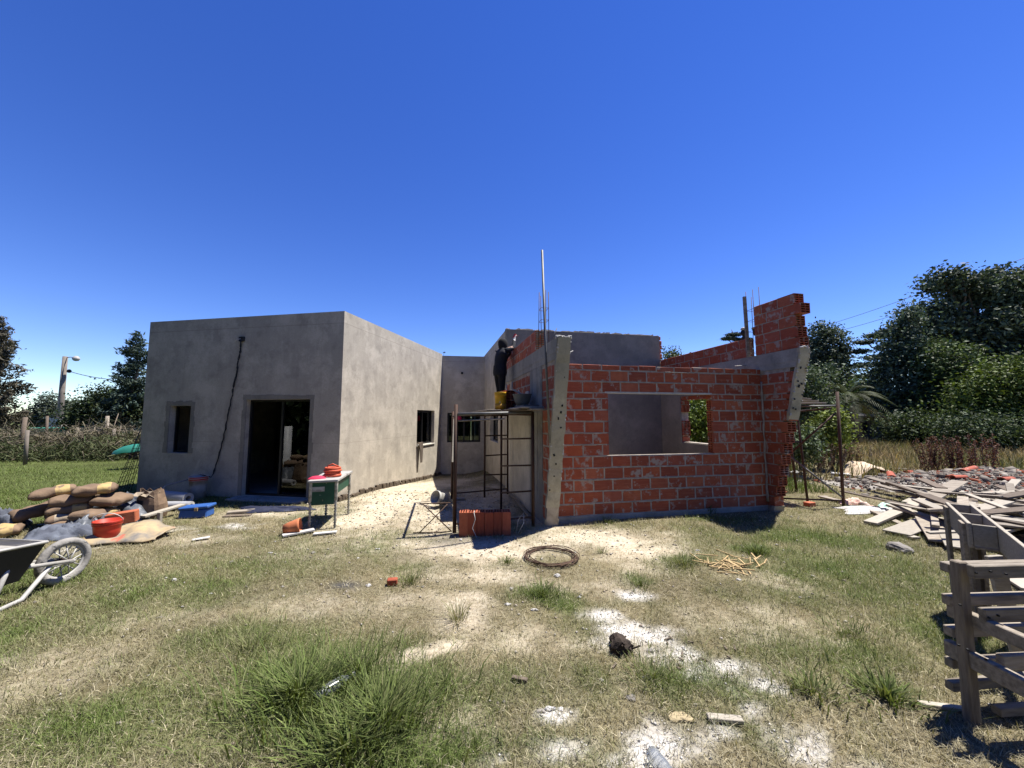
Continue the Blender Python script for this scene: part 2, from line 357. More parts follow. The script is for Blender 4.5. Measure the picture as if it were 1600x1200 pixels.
# ------------------------------------------------------------------ house frames
AL, AR = radians(10.75), radians(11.5)
LC = Vector((-3.465, 7.79, 0))                       # near corner of the plastered wing
def LF(u, s, z):                                     # u to the left along its front, s into its depth
    return Vector((LC.x-cos(AL)*u+sin(AL)*s, LC.y+sin(AL)*u+cos(AL)*s, z))
P0 = Vector((0.693, 6.283, 0))                       # near left inner corner of the brick room
def RF(u, s, z):
    return Vector((P0.x+cos(AR)*u-sin(AR)*s, P0.y+sin(AR)*u+cos(AR)*s, z))
HL = 3.85
def wall_open(mb, A, B, z0, z1, th, opens, mi=0, inmi=None, top_jag=None):
    """wall from A to B (outer face), thickness th to the left of A->B, opens: (u0,u1,za,zb)"""
    A = Vector((A[0], A[1], 0)); B = Vector((B[0], B[1], 0)); L = (B-A).length; x = (B-A)/L; y = Vector((-x.y, x.x, 0))
    us = sorted({0., L, *[o[0] for o in opens], *[o[1] for o in opens]}); zs = sorted({z0, z1, *[o[2] for o in opens], *[o[3] for o in opens]})
    inmi = mi if inmi is None else inmi
    def P(u, v, z): q = A+x*u+y*v; return (q.x, q.y, z)
    def inside(u, z): return any(o[0] < u < o[1] and o[2] < z < o[3] for o in opens)
    for i in range(len(us)-1):
        for j in range(len(zs)-1):
            u0, u1, a, b_ = us[i], us[i+1], zs[j], zs[j+1]
            if inside((u0+u1)/2, (a+b_)/2): continue
            mb.add([P(u0,0,a), P(u1,0,a), P(u1,0,b_), P(u0,0,b_)], [(0,1,2,3)], mi)
            mb.add([P(u0,th,a), P(u1,th,a), P(u1,th,b_), P(u0,th,b_)], [(3,2,1,0)], inmi)
    for u0, u1, a, b_ in opens:
        for q in ([P(u0,0,a),P(u0,th,a),P(u0,th,b_),P(u0,0,b_)], [P(u1,0,b_),P(u1,th,b_),P(u1,th,a),P(u1,0,a)], [P(u0,0,b_),P(u0,th,b_),P(u1,th,b_),P(u1,0,b_)], [P(u1,0,a),P(u1,th,a),P(u0,th,a),P(u0,0,a)]):
            mb.add(q, [(0,1,2,3)], mi)
    mb.add([P(0,0,z1),P(L,0,z1),P(L,th,z1),P(0,th,z1)], [(0,1,2,3)], mi)
    mb.add([P(0,0,z0),P(0,0,z1),P(0,th,z1),P(0,th,z0)], [(3,2,1,0)], mi); mb.add([P(L,0,z0),P(L,0,z1),P(L,th,z1),P(L,th,z0)], [(0,1,2,3)], mi)
    return mb
def jagged(mb, A, B, z0, thick, amp, n, seed, mi=0, back=0):
    """crumbly crest along a wall top from A to B"""
    r = random.Random(seed); A = Vector((A[0], A[1], 0)); B = Vector((B[0], B[1], 0)); x = (B-A).normalized(); y = Vector((-x.y, x.x, 0))
    L = (B-A).length; u = 0
    while u < L-.03:
        l = min(L-u, r.uniform(.05, .22)); h = r.uniform(.004, amp); h2 = r.uniform(.004, amp); i0 = r.uniform(0, .012); 
        p = lambda uu, v, z: A+x*uu+y*v+Vector((0, 0, z))
        mb.hexa([p(u,i0,z0-.02), p(u+l,i0,z0-.02), p(u+l,thick-i0,z0-.02), p(u,thick-i0,z0-.02), p(u,i0+.01,z0+h), p(u+l,i0+.01,z0+h2), p(u+l,thick-i0-.01,z0+h2), p(u,thick-i0-.01,z0+h)], mi)
        u += l

# ---- plastered house
house = thing('plastered_house', 'grey cement plastered flat roofed house wing with dark open doorway', 'house', (LC.x, LC.y, 0))
nL = Vector((-sin(AL), -cos(AL), 0))                 # outward normal of its front
def Lu(px, py):                                      # front plane coordinates under a pixel
    p = onplane(px, py, LC, nL); q = p-LC; return (-q.x*cos(AL)+q.y*sin(AL), p.z)
nS = Vector((cos(AL), -sin(AL), 0))
def Ls(px, py):
    p = onplane(px, py, LC, nS); q = p-LC; return (q.x*sin(AL)+q.y*cos(AL), p.z)
WF = 4.98
d0, d1 = Lu(485, 628)[0], Lu(385, 632)[0]; dz = 2.03
w0, w1 = Lu(299, 634)[0], Lu(266, 634)[0]; wz0, wz1 = Lu(283, 708)[1], Lu(283, 634)[1]
th = .2
A_, B_ = LF(WF, 0, 0), LF(0, 0, 0)
mb = MB(); wall_open(mb, A_, B_, -.35, HL, th, [(WF-d1, WF-d0, .02, dz), (WF-w1, WF-w0, wz0, wz1)])
front_wall = mb.build('front_wall', MT['plaster'], house)
SB = 5.55
s0, s1 = Ls(652, 640)[0], Ls(679, 642)[0]; sz0, sz1 = Ls(665, 694)[1], Ls(665, 641)[1]
mb = MB(); wall_open(mb, LF(0, th, 0), LF(0, SB, 0), -.35, HL, th, [(s0-th, s1-th, sz0, sz1)])
side_wall = mb.build('side_wall', MT['plaster'], house)
mb = MB()
wall_open(mb, LF(WF, 9, 0), LF(WF, th, 0), -.3, HL-.002, th, [])
mb.build('far_side_wall', MT['plaster'], house)
# link block behind the courtyard
Q0 = LF(0, SB, 0); Q1 = RF(-.2, 7.35, 0)
nB = Vector((Q0.y-Q1.y, Q1.x-Q0.x, 0)).normalized()*-1
def Bu(px, py):
    p = onplane(px, py, Q0, nB); return ((p-Q0).dot((Q1-Q0).normalized()), p.z)
b0, b1 = Bu(699, 645)[0], Bu(751, 645)[0]; bz0, bz1 = Bu(725, 691)[1], Bu(725, 645)[1]
mb = MB(); wall_open(mb, Q0, Q1, -.35, 3.80, th, [(max(.08, b0), b1, bz0, bz1)])
v = Bu(722, 583)
back_wall = mb.build('courtyard_wall', MT['plaster'], house)
mb = MB(); xb = (Q1-Q0).normalized(); c = Q0+xb*v[0]; mb.box((c.x, c.y, v[1]), (.07, .06, .07), Matrix.Rotation(atan2(xb.y, xb.x), 3, 'Z')); mb.build('vent_hole', MT['black'], house)  # solid black block paints the dark inside the hole
# roof slabs and the enclosing rear walls
mb = MB(); mb.hexa([LF(WF-th,th,3.45), LF(th,th,3.45), LF(th,9,3.45), LF(WF-th,9,3.45), LF(WF-th,th,3.6), LF(th,th,3.6), LF(th,9,3.6), LF(WF-th,9,3.6)])
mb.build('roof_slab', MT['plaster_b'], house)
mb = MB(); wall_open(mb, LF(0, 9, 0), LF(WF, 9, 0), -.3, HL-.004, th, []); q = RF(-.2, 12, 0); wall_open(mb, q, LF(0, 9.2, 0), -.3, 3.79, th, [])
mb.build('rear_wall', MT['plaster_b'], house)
mb = MB(); y_ = Vector((-xb.y, xb.x, 0))
a_, b_ = Q0+y_*th, Q1+y_*th; e_, f_ = RF(-.2, 12, 0), LF(0, 9.2, 0)
mb.hexa([(p.x, p.y, z) for z in (3.4, 3.55) for p in (a_, b_, e_, f_)]); mb.build('roof_slab', MT['plaster_b'], house)
mb = MB(); mb.hexa([LF(WF-th,th,-.1), LF(th,th,-.1), LF(th,9,-.1), LF(WF-th,9,-.1), LF(WF-th,th,.02), LF(th,th,.02), LF(th,9,.02), LF(WF-th,9,.02)]); 
mb.build('floor_slab', MT['floor'], house)
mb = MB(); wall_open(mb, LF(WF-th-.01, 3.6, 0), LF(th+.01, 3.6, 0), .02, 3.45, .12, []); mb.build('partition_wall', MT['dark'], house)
mb = MB(); mb.hexa([LF(d1+.06,-.32,-.1), LF(d0-.06,-.32,-.1), LF(d0-.06,.0,-.1), LF(d1+.06,.0,-.1), LF(d1+.06,-.32,.015), LF(d0-.06,-.32,.015), LF(d0-.06,.004,.025), LF(d1+.06,.004,.025)]); mb.build('threshold', MT['concrete'], house, bevel=.01)
# exposed footing below the plaster of the sunlit side, ragged earth trench edge
mb = MB(); r = random.Random(5)
for k in range(60):
    s = k*SB/60; wd = r.uniform(.03, .09); zt = float(gh(*LF(-.05, s, 0)[:2]))+r.uniform(.06, .12)
    mb.hexa([LF(0.01,s,zt-.3), LF(-wd,s,zt-.3), LF(-wd,s+SB/60+.01,zt-.3), LF(.01,s+SB/60+.01,zt-.3), LF(.01,s,zt), LF(-wd*.7,s,zt-r.uniform(0,.03)), LF(-wd*.7,s+SB/60+.01,zt-r.uniform(0,.03)), LF(.01,s+SB/60+.01,zt)])
mb.build('footing_edge', mat('damp earth', (.10,.075,.05), (.06,.045,.032), 12, .95, .8, 30, .02), house)
def window(name, parent, A, B, z0, z1, inset, mull=(.5,), fw=.045, openleaf=None):
    """black frame with panes between A and B (outer wall face points), set back by inset"""
    A = Vector((A[0], A[1], 0)); B = Vector((B[0], B[1], 0)); L = (B-A).length; x = (B-A)/L; y = Vector((-x.y, x.x, 0))
    def P(u, v, z): q = A+x*u+y*v; return Vector((q.x, q.y, z))
    f = MB(); e = .003
    def bar(u0, u1, a, b_, v0=inset, v1=inset+.06): f.hexa([P(u0,v0,a), P(u1,v0,a), P(u1,v1,a), P(u0,v1,a), P(u0,v0,b_), P(u1,v0,b_), P(u1,v1,b_), P(u0,v1,b_)])
    bar(e, fw, z0+e, z1-e); bar(L-fw, L-e, z0+e, z1-e); bar(fw, L-fw, z0+e, z0+fw); bar(fw, L-fw, z1-fw, z1-e)
    cuts = [0.]+[m_ for m_ in mull]+[1.]
    for m_ in mull: bar(L*m_-fw/2, L*m_+fw/2, z0+fw, z1-fw)
    wo_ = f.build(name, MT['alu'], parent)
    for i in range(len(cuts)-1):
        if openleaf is not None and i in openleaf: continue
        u0 = L*cuts[i]+fw/2*(1 if i else 2); u1 = L*cuts[i+1]-fw/2*(1 if i < len(cuts)-2 else 2); vv = inset+.03
        g = MB(); g.hexa([P(u0,vv,z0+fw), P(u1,vv,z0+fw), P(u1,vv+.006,z0+fw), P(u0,vv+.006,z0+fw), P(u0,vv,z1-fw), P(u1,vv,z1-fw), P(u1,vv+.006,z1-fw), P(u0,vv+.006,z1-fw)])
        g.build('pane', MT['glass'], wo_)
    return wo_
window('sliding_door', house, LF(d1,0,0), LF(d0,0,0), .022, dz, .10, (.52,), .04, openleaf=(0,))
window('window', house, LF(w1,0,0), LF(w0,0,0), wz0, wz1, .13, (), .035, openleaf=(0,))
window('window', house, LF(0,s0,0), LF(0,s1,0), sz0, sz1, .10, (.45,), .05)
window('window', house, Q0+xb*max(.08,b0), Q0+xb*b1, bz0, bz1, .09, (.5,), .06)
# raised plaster band round the narrow window and doorway
def band(name, fr, u0, u1, z0, z1, wd, seed, bottom=False):
    r = random.Random(seed); mb = MB(); k = .006
    def q(ua, ub, za, zb): mb.hexa([fr(ub,-k,za), fr(ua,-k,za), fr(ua,.01,za), fr(ub,.01,za), fr(ub,-k,zb), fr(ua,-k,zb), fr(ua,.01,zb), fr(ub,.01,zb)])
    n = 9
    for i in range(n):
        a = z0+(z1-z0)*i/n; b2 = z0+(z1-z0)*(i+1)/n
        q(u0-wd*r.uniform(.7,1.1), u0, a, b2); q(u1, u1+wd*r.uniform(.7,1.1), a, b2)
        ua = u0-wd*.9+(u1-u0+1.8*wd)*i/n; ub = u0-wd*.9+(u1-u0+1.8*wd)*(i+1)/n; q(ua, ub, z1+.001, z1+wd*r.uniform(.75,1.15))
    return mb.build(name, MT['plaster_b'], house)
band('window_surround', LF, w0, w1, wz0, wz1, .11, 2); band('door_surround', LF, d0, d1, .03, dz, .10, 3)
mb = MB(); u_, z_ = Ls(665, 695); mb.hexa([LF(.12,s0-.02,sz0-.03), LF(-.03,s0-.02,sz0-.03), LF(-.03,s1+.03,sz0-.03), LF(.12,s1+.03,sz0-.03), LF(.12,s0-.02,sz0+.004), LF(-.03,s0-.02,sz0-.004), LF(-.03,s1+.03,sz0-.004), LF(.12,s1+.03,sz0+.004)]); mb.build('window_sill', MT['plaster_pale'], house)

# ------------------------------------------------------------------ brick room
room = thing('brick_extension', 'unfinished red hollow brick room with flared side walls and window opening', 'building', (P0.x, P0.y, 0))
BL, BH = .325, .172; JT = .017; CH = .19
def brick_mesh(name, dims, jit, seed):
    r = random.Random(seed); bm = bmesh.new(); bmesh.ops.create_cube(bm, size=1)
    for v in bm.verts: v.co = Vector((v.co.x*dims[0], v.co.y*dims[1], v.co.z*dims[2]))+Vector([r.uniform(-jit, jit) for _ in range(3)])
    bmesh.ops.bevel(bm, geom=bm.edges[:], offset=.006, segments=1, affect='EDGES')
    me = bpy.data.meshes.new(name); bm.to_mesh(me); bm.free(); return me
def holed_brick(name, dims, axis='x', cols=2, rows=4, both=True):
    """hollow brick whose end faces show a grid of open cells"""
    L, D, Hh = dims; mb = MB(); wl = .012; dep = min(.07, L*.3)
    ys = [-D/2]; 
    cw = (D-wl*(cols+1))/cols; ch = (Hh-wl*(rows+1))/rows
    for x, sg in ((L/2, 1), (-L/2, -1)):
        gy_ = [-D/2]+sum([[-D/2+wl+i*(cw+wl), -D/2+wl+i*(cw+wl)+cw] for i in range(cols)], [])+[D/2]
        gz_ = [-Hh/2]+sum([[-Hh/2+wl+i*(ch+wl), -Hh/2+wl+i*(ch+wl)+ch] for i in range(rows)], [])+[Hh/2]
        for i in range(len(gy_)-1):
            for j in range(len(gz_)-1):
                q = [(x,gy_[i],gz_[j]),(x,gy_[i+1],gz_[j]),(x,gy_[i+1],gz_[j+1]),(x,gy_[i],gz_[j+1])]
                if i % 2 and j % 2:
                    q2 = [(p[0]-sg*dep, p[1], p[2]) for p in q]
                    mb.add(q+q2, [(4,5,6,7) if sg > 0 else (7,6,5,4)]+[((k+1)%4, k, k+4, (k+1)%4+4) if sg < 0 else (k, (k+1)%4, (k+1)%4+4, k+4) for k in range(4)])
                else: mb.add(q, [(0,1,2,3) if sg > 0 else (3,2,1,0)])
    a, b_, c_ = L/2, D/2, Hh/2
    mb.add([(-a,-b_,-c_),(a,-b_,-c_),(a,-b_,c_),(-a,-b_,c_),(-a,b_,-c_),(a,b_,-c_),(a,b_,c_),(-a,b_,c_)], [(0,1,2,3),(5,4,7,6),(3,2,6,7),(1,0,4,5)])
    me = bpy.data.meshes.new(name); me.from_pydata(mb.v, [], mb.f); me.update(); return me
_bm = {}
def get_brick(kind, depth, k, holed=False):
    key = (kind, depth, k, holed)
    if key not in _bm:
        h = BH if kind == 'full' else .085
        _bm[key] = holed_brick('brick', (BL, depth, h)) if holed else brick_mesh('brick', (BL, depth, h), .0022, hash((k, int(depth*100), kind == 'full')) % 999)
        _bm[key].materials.append(MT['brick'])
    return _bm[key]
_bc = random.Random(3)
def put_brick(parent, pos, ang, length, depth, kind='full', holed=False, name='brick', clean=False):
    me = get_brick(kind, depth, _bc.randrange(5), holed)
    o = bpy.data.objects.new(name, me); COL.objects.link(o); o.parent = parent
    o.location = Vector(pos)-WL[parent]; o.rotation_euler = (_bc.gauss(0, .004), _bc.gauss(0, .004), ang+_bc.gauss(0, .005)+(pi if _bc.random() < .5 and not holed else 0))
    o.scale = (length/BL, 1, 1); return o
def course(parent, fr, ang, u0, u1, zc, depth, sc, kind='full', off=0., gaps=(), ends=(), axis='u', proud=.0):
    """row of bricks between u0 and u1 at height zc; gaps are openings; ends: positions whose bricks show open cells"""
    segs = [(u0, u1)]
    for a, b_ in gaps:
        segs = [q for s_ in segs for q in ((s_[0], min(s_[1], a)), (max(s_[0], b_), s_[1])) if q[1]-q[0] > .03]
    for a, b_ in segs:
        k = math.floor((a-off)/(BL+JT)); u = off+k*(BL+JT)
        while u < b_:
            x0 = max(u, a)+.001; x1 = min(u+BL, b_)-.001
            if x1-x0 > .045:
                cc = (x0+x1)/2; hol = any(abs(x0-e) < .02 or abs(x1-e) < .02 for e in ends)
                p = fr(cc, sc, zc) if axis == 'u' else fr(sc, cc, zc)
                put_brick(parent, p+Vector((0, 0, _bc.gauss(0, .002))), ang if axis == 'u' else ang+pi/2, x1-x0, depth, kind, hol)
            u += BL+JT
PLI = .07
ROWS = []                                            # (z centre, kind)
z = PLI
for k in range(10): ROWS.append((z+BH/2+.005, 'full')); z += CH
ROWS.append((z+.0475, 'thin')); z += .10
for k in range(2): ROWS.append((z+BH/2+.005, 'full')); z += CH
ROWS.append((z+.0475, 'thin')); z += .10
ZT = z; BEAM0, BEAM1 = 2.50, 2.81
nR = Vector((sin(AR), -cos(AR), 0))
def Ru(px, py):
    p = onplane(px, py, P0, nR); q = p-P0; return (q.x*cos(AR)+q.y*sin(AR), p.z)
UW = 4.0; o0, o1 = Ru(951, 650)[0], Ru(1112, 650)[0]; oz0, oz1 = PLI+5*CH, PLI+10*CH+.09
FT = .13
def core(name, fr_pts, mat_, parent=room):
    mb = MB(); mb.hexa(fr_pts); return mb.build(name, mat_, parent)
# front wall: mortar bed with bricks standing proud of it
mb = MB(); e = .005
def fbox(u0, u1, s0_, s1_, a, b_): mb.hexa([RF(u0,s0_,a), RF(u1,s0_,a), RF(u1,s1_,a), RF(u0,s1_,a), RF(u0,s0_,b_), RF(u1,s0_,b_), RF(u1,s1_,b_), RF(u0,s1_,b_)])
fbox(0, o0-.035, e, FT-e, PLI, ZT-.012); fbox(o1+.035, UW, e, FT-e, PLI, ZT-.012); fbox(o0-.035, o1+.035, e, FT-e, PLI, oz0-.004); fbox(o0-.035, o1+.035, e, FT-e, oz1+.03, ZT-.012)
front_brick = mb.build('front_wall', MT['mortar'], room)
for i, (zc, kd) in enumerate(ROWS):
    gap = [(o0-.003, o1+.003)] if oz0 < zc < oz1+.02 else []
    course(front_brick, RF, AR, .0, UW, zc, FT-.004, FT/2, kd, off=(-.17 if i % 2 else 0)+_bc.uniform(-.03, .03), gaps=gap, ends=(o1+.003,) if gap else ())
mb = MB(); fbox(-.05, UW, -.012, FT+.01, -.25, PLI-.002); mb.build('plinth', MT['concrete'], room, bevel=.008)
mb = MB(); fbox(o0-.06, o1+.02, -.006, FT, oz1, oz1+.028); mb.build('lintel_strip', MT['white'], room)
# uneven joint mortar squeezed out between bricks
mb = MB(); r = random.Random(12)
for i, (zc, kd) in enumerate(ROWS[:-1]):
    zz = zc+(BH if kd == 'full' else .085)/2+.005; u = 0
    while u < UW-.1:
        l = r.uniform(.10, .4)
        if not (oz0-.05 < zz < oz1+.02 and o0-.05 < u+l and u < o1+.05) and r.random() < .8 and u+l < UW:
            hh = r.uniform(.007, .014); pr = r.uniform(.001, .006); fbox(u, u+l, -pr, .02, zz-hh, zz+hh*.8)
        u += l+.01
mb.build('joint_mortar', MT['mortar'], room, bevel=.003)['kind'] = 'stuff'
# side walls
def tfl(z): return .10+.70*z/2.81
def side(name, ua, ub, smax, zlist, seed, ends_open):
    mbx = MB(); uc = (ua+ub)/2; dpt = ub-ua
    def P(s, z, e_): return [RF(ua+e_, s, z), RF(ub-e_, s, z)]
    t0, t1 = tfl(PLI), tfl(BEAM0); e_ = .005
    mbx.hexa([RF(ua+e_,-t0+.02,-.2), RF(ub-e_,-t0+.02,-.2), RF(ub-e_,smax,-.2), RF(ua+e_,smax,-.2), RF(ua+e_,-t1+.02,BEAM0), RF(ub-e_,-t1+.02,BEAM0), RF(ub-e_,smax,BEAM0), RF(ua+e_,smax,BEAM0)])
    return mbx, uc, dpt
def side_rows(part, uc, dpt, smax, gaps_at, holes, smin_fn=None):
    for i in range(13):
        zc, kd = ROWS[i] if i < 13 else (0, '')
        if zc > BEAM0-.04: break
        lo = -tfl(zc-.09)+.015
        course(part, RF, AR, lo, smax, zc, dpt-.004, uc, kd, off=lo+(0 if i % 2 else -.17), gaps=gaps_at(zc), ends=(lo,) if holes(i) else (), axis='s')
# left side wall
mbx, ucL, dL = side('left', -.2, -.002, 3.19, None, 1, None); left_wall = mbx.build('side_wall', MT['mortar'], room)
side_rows(left_wall, ucL, dL, .02, lambda z: (), lambda i: False)
for i in range(9, 13):                                # bricks showing where the plaster is missing, under the beam
    course(left_wall, RF, AR, .85, 3.15, ROWS[i][0], dL-.004, ucL, ROWS[i][1], off=.1*i, axis='s')
# right side wall with its small window
rw0, rw1, rwz0, rwz1 = 1.05, 2.33, 1.08, 2.10
def rfb(mb, u0, u1, s0_, s1_, a, b_): mb.hexa([RF(u0,s0_,a), RF(u1,s0_,a), RF(u1,s1_,a), RF(u0,s1_,a), RF(u0,s0_,b_), RF(u1,s0_,b_), RF(u1,s1_,b_), RF(u0,s1_,b_)])
mb = MB(); ua, ub = UW+.002, UW+.2; e_ = .005
mb.hexa([RF(ua+e_,-tfl(0)+.09,-.2), RF(ub-e_,-tfl(0)+.09,-.2), RF(ub-e_,rw0,-.2), RF(ua+e_,rw0,-.2), RF(ua+e_,-tfl(BEAM0)+.12,BEAM0), RF(ub-e_,-tfl(BEAM0)+.12,BEAM0), RF(ub-e_,rw0,BEAM0), RF(ua+e_,rw0,BEAM0)])
rfb(mb, ua+e_, ub-e_, rw1+.05, 3.19, -.2, BEAM0); rfb(mb, ua+e_, ub-e_, rw0, rw1+.05, -.2, rwz0-.012); rfb(mb, ua+e_, ub-e_, rw0, rw1+.05, rwz1+.02, BEAM0)
right_wall = mb.build('side_wall', MT['mortar'], room)
ucR, dR = UW+.101, .198
for i in range(13):
    zc, kd = ROWS[i]
    if zc > BEAM0-.04: break
    lo = -tfl(zc)+(.0 if i < 9 else .03); inw = rwz0 < zc < rwz1
    course(right_wall, RF, AR, lo, 3.19, zc, dR-.004, ucR, kd, off=lo+(0 if i % 2 else -.17), gaps=[(rw0, rw1)] if inw else [], ends=((lo,) if 1 <= i <= 7 else ())+((rw1, rw0) if inw else ()), axis='s')
# inner plaster of the right wall, stopping short of the opening jamb
mb = MB()
for a, b_, c_, d_ in ((FT+.002, 3.185, 0, rwz0-.03), (FT+.002, 3.185, rwz1+.06, BEAM0-.02), (rw1+.05, 3.185, rwz0-.03, rwz1+.06), (FT+.002, rw0-.05, rwz0-.03, rwz1+.06)):
    rfb(mb, UW-.022, UW+.001, a, b_, c_, d_)
mb.build('inner_plaster', MT['plaster_b'], room)
# plastered slanted wall ends
def slant_cap(ua, ub, za, zb, thk, mat_, name, seed):
    r = random.Random(seed); mb = MB(); n = max(3, int((zb-za)/.12))
    zs = [za+(zb-za)*i/n for i in range(n+1)]; js = [(r.uniform(-.006,.006), r.uniform(-.012,.012), r.uniform(-.012,.012)) for _ in zs]
    for i in range(n):
        P = []
        for k in (i, i+1):
            z = zs[k]; s = -tfl(z); j = js[k]
            P.append([RF(ua-.004+j[1],s-thk+j[0],z), RF(ub+.004+j[2],s-thk+j[0],z), RF(ub+.004+j[2],s+.03,z), RF(ua-.004+j[1],s+.03,z)])
        mb.hexa(P[0]+P[1])
    return mb.build(name, mat_, room)
MT['cap'] = plaster_mat('mortar capped wall end', (.40,.365,.275), (.33,.305,.235), (.22,.21,.16), cloudy=.4)
slant_cap(-.2, -.002, .27, 2.80, .035, MT['cap'], 'slanted_end', 4)
slant_cap(UW+.002, UW+.2, 1.60, 2.80, .018, MT['cap'], 'slanted_end', 6)
slant_cap(UW+.002, UW+.2, -.1, .09, .03, MT['cap'], 'slanted_end', 9); slant_cap(-.2, -.002, -.1, .08, .03, MT['cap'], 'slanted_end', 10)
# crumbs of mortar and black blocks painting pocket shade along the slanted ends
mb = MB(); r = random.Random(21)
for (ua, ub, z_lo) in ((-.2, 0, .3), (UW, UW+.2, 1.6)):
    for k in range(26):
        z = r.uniform(z_lo, 2.75); q = RF(r.choice((ua+.004, ub-.004)), -tfl(z)-.03, z); mb.box(q, (r.uniform(.01,.03), .02, r.uniform(.01,.04)), Matrix.Rotation(AR, 3, 'Z'))
mb.build('mortar_crumb', MT['white'], room, bevel=.003)['kind'] = 'stuff'
mb = MB()
for (ua, z_lo) in ((-.2, .4), (UW, 1.65)):
    for k in range(9):
        z = r.uniform(z_lo, 2.5); q = RF(ua+r.uniform(.02,.18), -tfl(z)-.034, z); mb.box(q, (r.uniform(.012,.03), .012, r.uniform(.015,.05)), Matrix.Rotation(AR, 3, 'Z') @ Matrix.Rotation(r.uniform(-.5,.5), 3, 'Y'))
mb.build('mortar_pocket_shade', MT['black'], room)['kind'] = 'stuff'
# ring beams on the side walls
def beam(ua, ub, smax, name):
    mb = MB(); lay = [(BEAM0+.001, BEAM0+.10, 0), (BEAM0+.10, BEAM0+.21, .004), (BEAM0+.21, BEAM1, .001)]
    for a, b_, pr in lay:
        mb.hexa([RF(ua-pr,-tfl(a)+.002,a), RF(ub+pr,-tfl(a)+.002,a), RF(ub+pr,smax,a), RF(ua-pr,smax,a), RF(ua-pr,-tfl(b_)+.002,b_), RF(ub+pr,-tfl(b_)+.002,b_), RF(ub+pr,smax,b_), RF(ua-pr,smax,b_)])
    return mb.build(name, MT['concrete'], room)
beam(-.205, .003, 3.19, 'ring_beam'); beam(UW-.003, UW+.205, 3.19, 'ring_beam')
mb = MB(); r = random.Random(8)
for (uc_) in (-.1, UW+.1):
    for k in range(10): mb.box(RF(uc_+r.uniform(-.09,.09), -tfl(2.8)+r.uniform(-.02,.1), BEAM1+r.uniform(-.005,.02)), (r.uniform(.03,.08),)*2+(r.uniform(.02,.05),), Matrix.Rotation(r.uniform(0,3), 3, 'Z'))
mb.build('mortar_lump', MT['white'], room, bevel=.006)
# brick courses on the beams
par_L = MB(); rfb(par_L, -.19, -.012, .47, 3.18, BEAM1+.001, BEAM1+.37); par_L = par_L.build('parapet', MT['mortar'], room)
par_R = MB(); rfb(par_R, UW+.012, UW+.19, .34, 3.18, BEAM1+.001, BEAM1+.37); par_R = par_R.build('parapet', MT['mortar'], room)
for i in range(2):
    zc = BEAM1+.006+BH/2+i*CH
    course(par_L, RF, AR, .45, 3.18, zc, .194, -.101, off=.45-.17*i, axis='s', ends=(.45,)); course(par_R, RF, AR, .32, 3.18, zc, .194, UW+.101, off=.32-.17*i, axis='s', ends=(.32,))
blk = MB(); rfb(blk, UW+.012, UW+.19, -.72, .07, BEAM1+.001, BEAM1+.94); blk = blk.build('wall_stub', MT['mortar'], room)
for i, (lo, of) in enumerate(((-.80,-.80),(-.78,-.95),(-.76,-.76),(-.86,-.86),(-.76,-.76))):
    course(blk, RF, AR, lo, .09, BEAM1+.006+BH/2+i*CH, .194, UW+.101, off=of if of >= lo-.001 else lo, axis='s', ends=(lo,))
# concrete column and plaster on the outside of the left wall
mb = MB(); r = random.Random(17)
for k in range(11):
    s = .02+k*.07; pr = r.uniform(.002,.016); rfb(mb, -.2-pr, -.19, s, s+.066, -.2, BEAM0-.005)
mb.build('column', MT['concrete'], room)
mb = MB(); prev = None; n = 22
zt = [min(2.46, 2.02+.16*sin(k*.9)+r.uniform(-.08,.08)+(.30 if k > 14 else 0)) for k in range(n+1)]
for k in range(n):
    a = .81+k*(3.18-.81)/n; b_ = .81+(k+1)*(3.18-.81)/n
    mb.hexa([RF(-.216,a,-.25), RF(-.199,a,-.25), RF(-.199,b_,-.25), RF(-.216,b_,-.25), RF(-.216,a,zt[k]), RF(-.199,a,zt[k]), RF(-.199,b_,zt[k+1]), RF(-.216,b_,zt[k+1])])
mb.build('outer_plaster', MT['plaster_pale'], room)
# pole of mortar lumps in the inner corner
mb = MB(); r = random.Random(4); pts = [RF(UW-.012+r.uniform(-.012,.008), -.012+r.uniform(-.008,.008), .15+k*.12) for k in range(19)]
mb.tube(pts, [r.uniform(.012,.026) for _ in pts], 6); mb.build('corner_mortar', MT['mortar'], room)

# ------------------------------------------------------------------ plastered block behind the brick room
blockh = thing('plastered_block', 'tall shaded grey plastered block with crumbly top behind the brick room', 'building', RF(0, 3.2, 0))
HB = 3.84
def Rs(px, py):
    n_ = Vector((-cos(AR), -sin(AR), 0)); p = onplane(px, py, RF(-.2, 0, 0), n_); q = p-P0; return (-q.x*sin(AR)+q.y*cos(AR), p.z)
k0, k1 = Rs(778, 660)[0], Rs(766, 660)[0]; kz0, kz1 = Rs(772, 690)[1], Rs(772, 645)[1]
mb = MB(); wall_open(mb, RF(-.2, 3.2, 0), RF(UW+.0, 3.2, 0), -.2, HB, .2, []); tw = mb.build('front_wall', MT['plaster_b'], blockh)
mb = MB(); jagged(mb, RF(-.2, 3.2, 0), RF(UW, 3.2, 0), HB, .2, .05, 0, 3); mb.build('crumbled_top', MT['mortar'], blockh)
mb = MB(); wall_open(mb, RF(-.2, 12, 0), RF(-.2, 3.4, 0), -.3, HB-.003, .2, [(12-k1, 12-k0, kz0, kz1)]); mb.build('side_wall', MT['plaster'], blockh)
window('window', blockh, RF(-.2, k1, 0), RF(-.2, k0, 0), kz0, kz1, .1, (.5,), .04)
mb = MB(); wall_open(mb, RF(UW-.001, 3.4, 0), RF(UW-.001, 12, 0), -.3, 3.2, .2, []); wall_open(mb, RF(UW, 12, 0), RF(-.2, 12, 0), -.3, HB-.005, .2, []); mb.build('rear_wall', MT['plaster_b'], blockh)
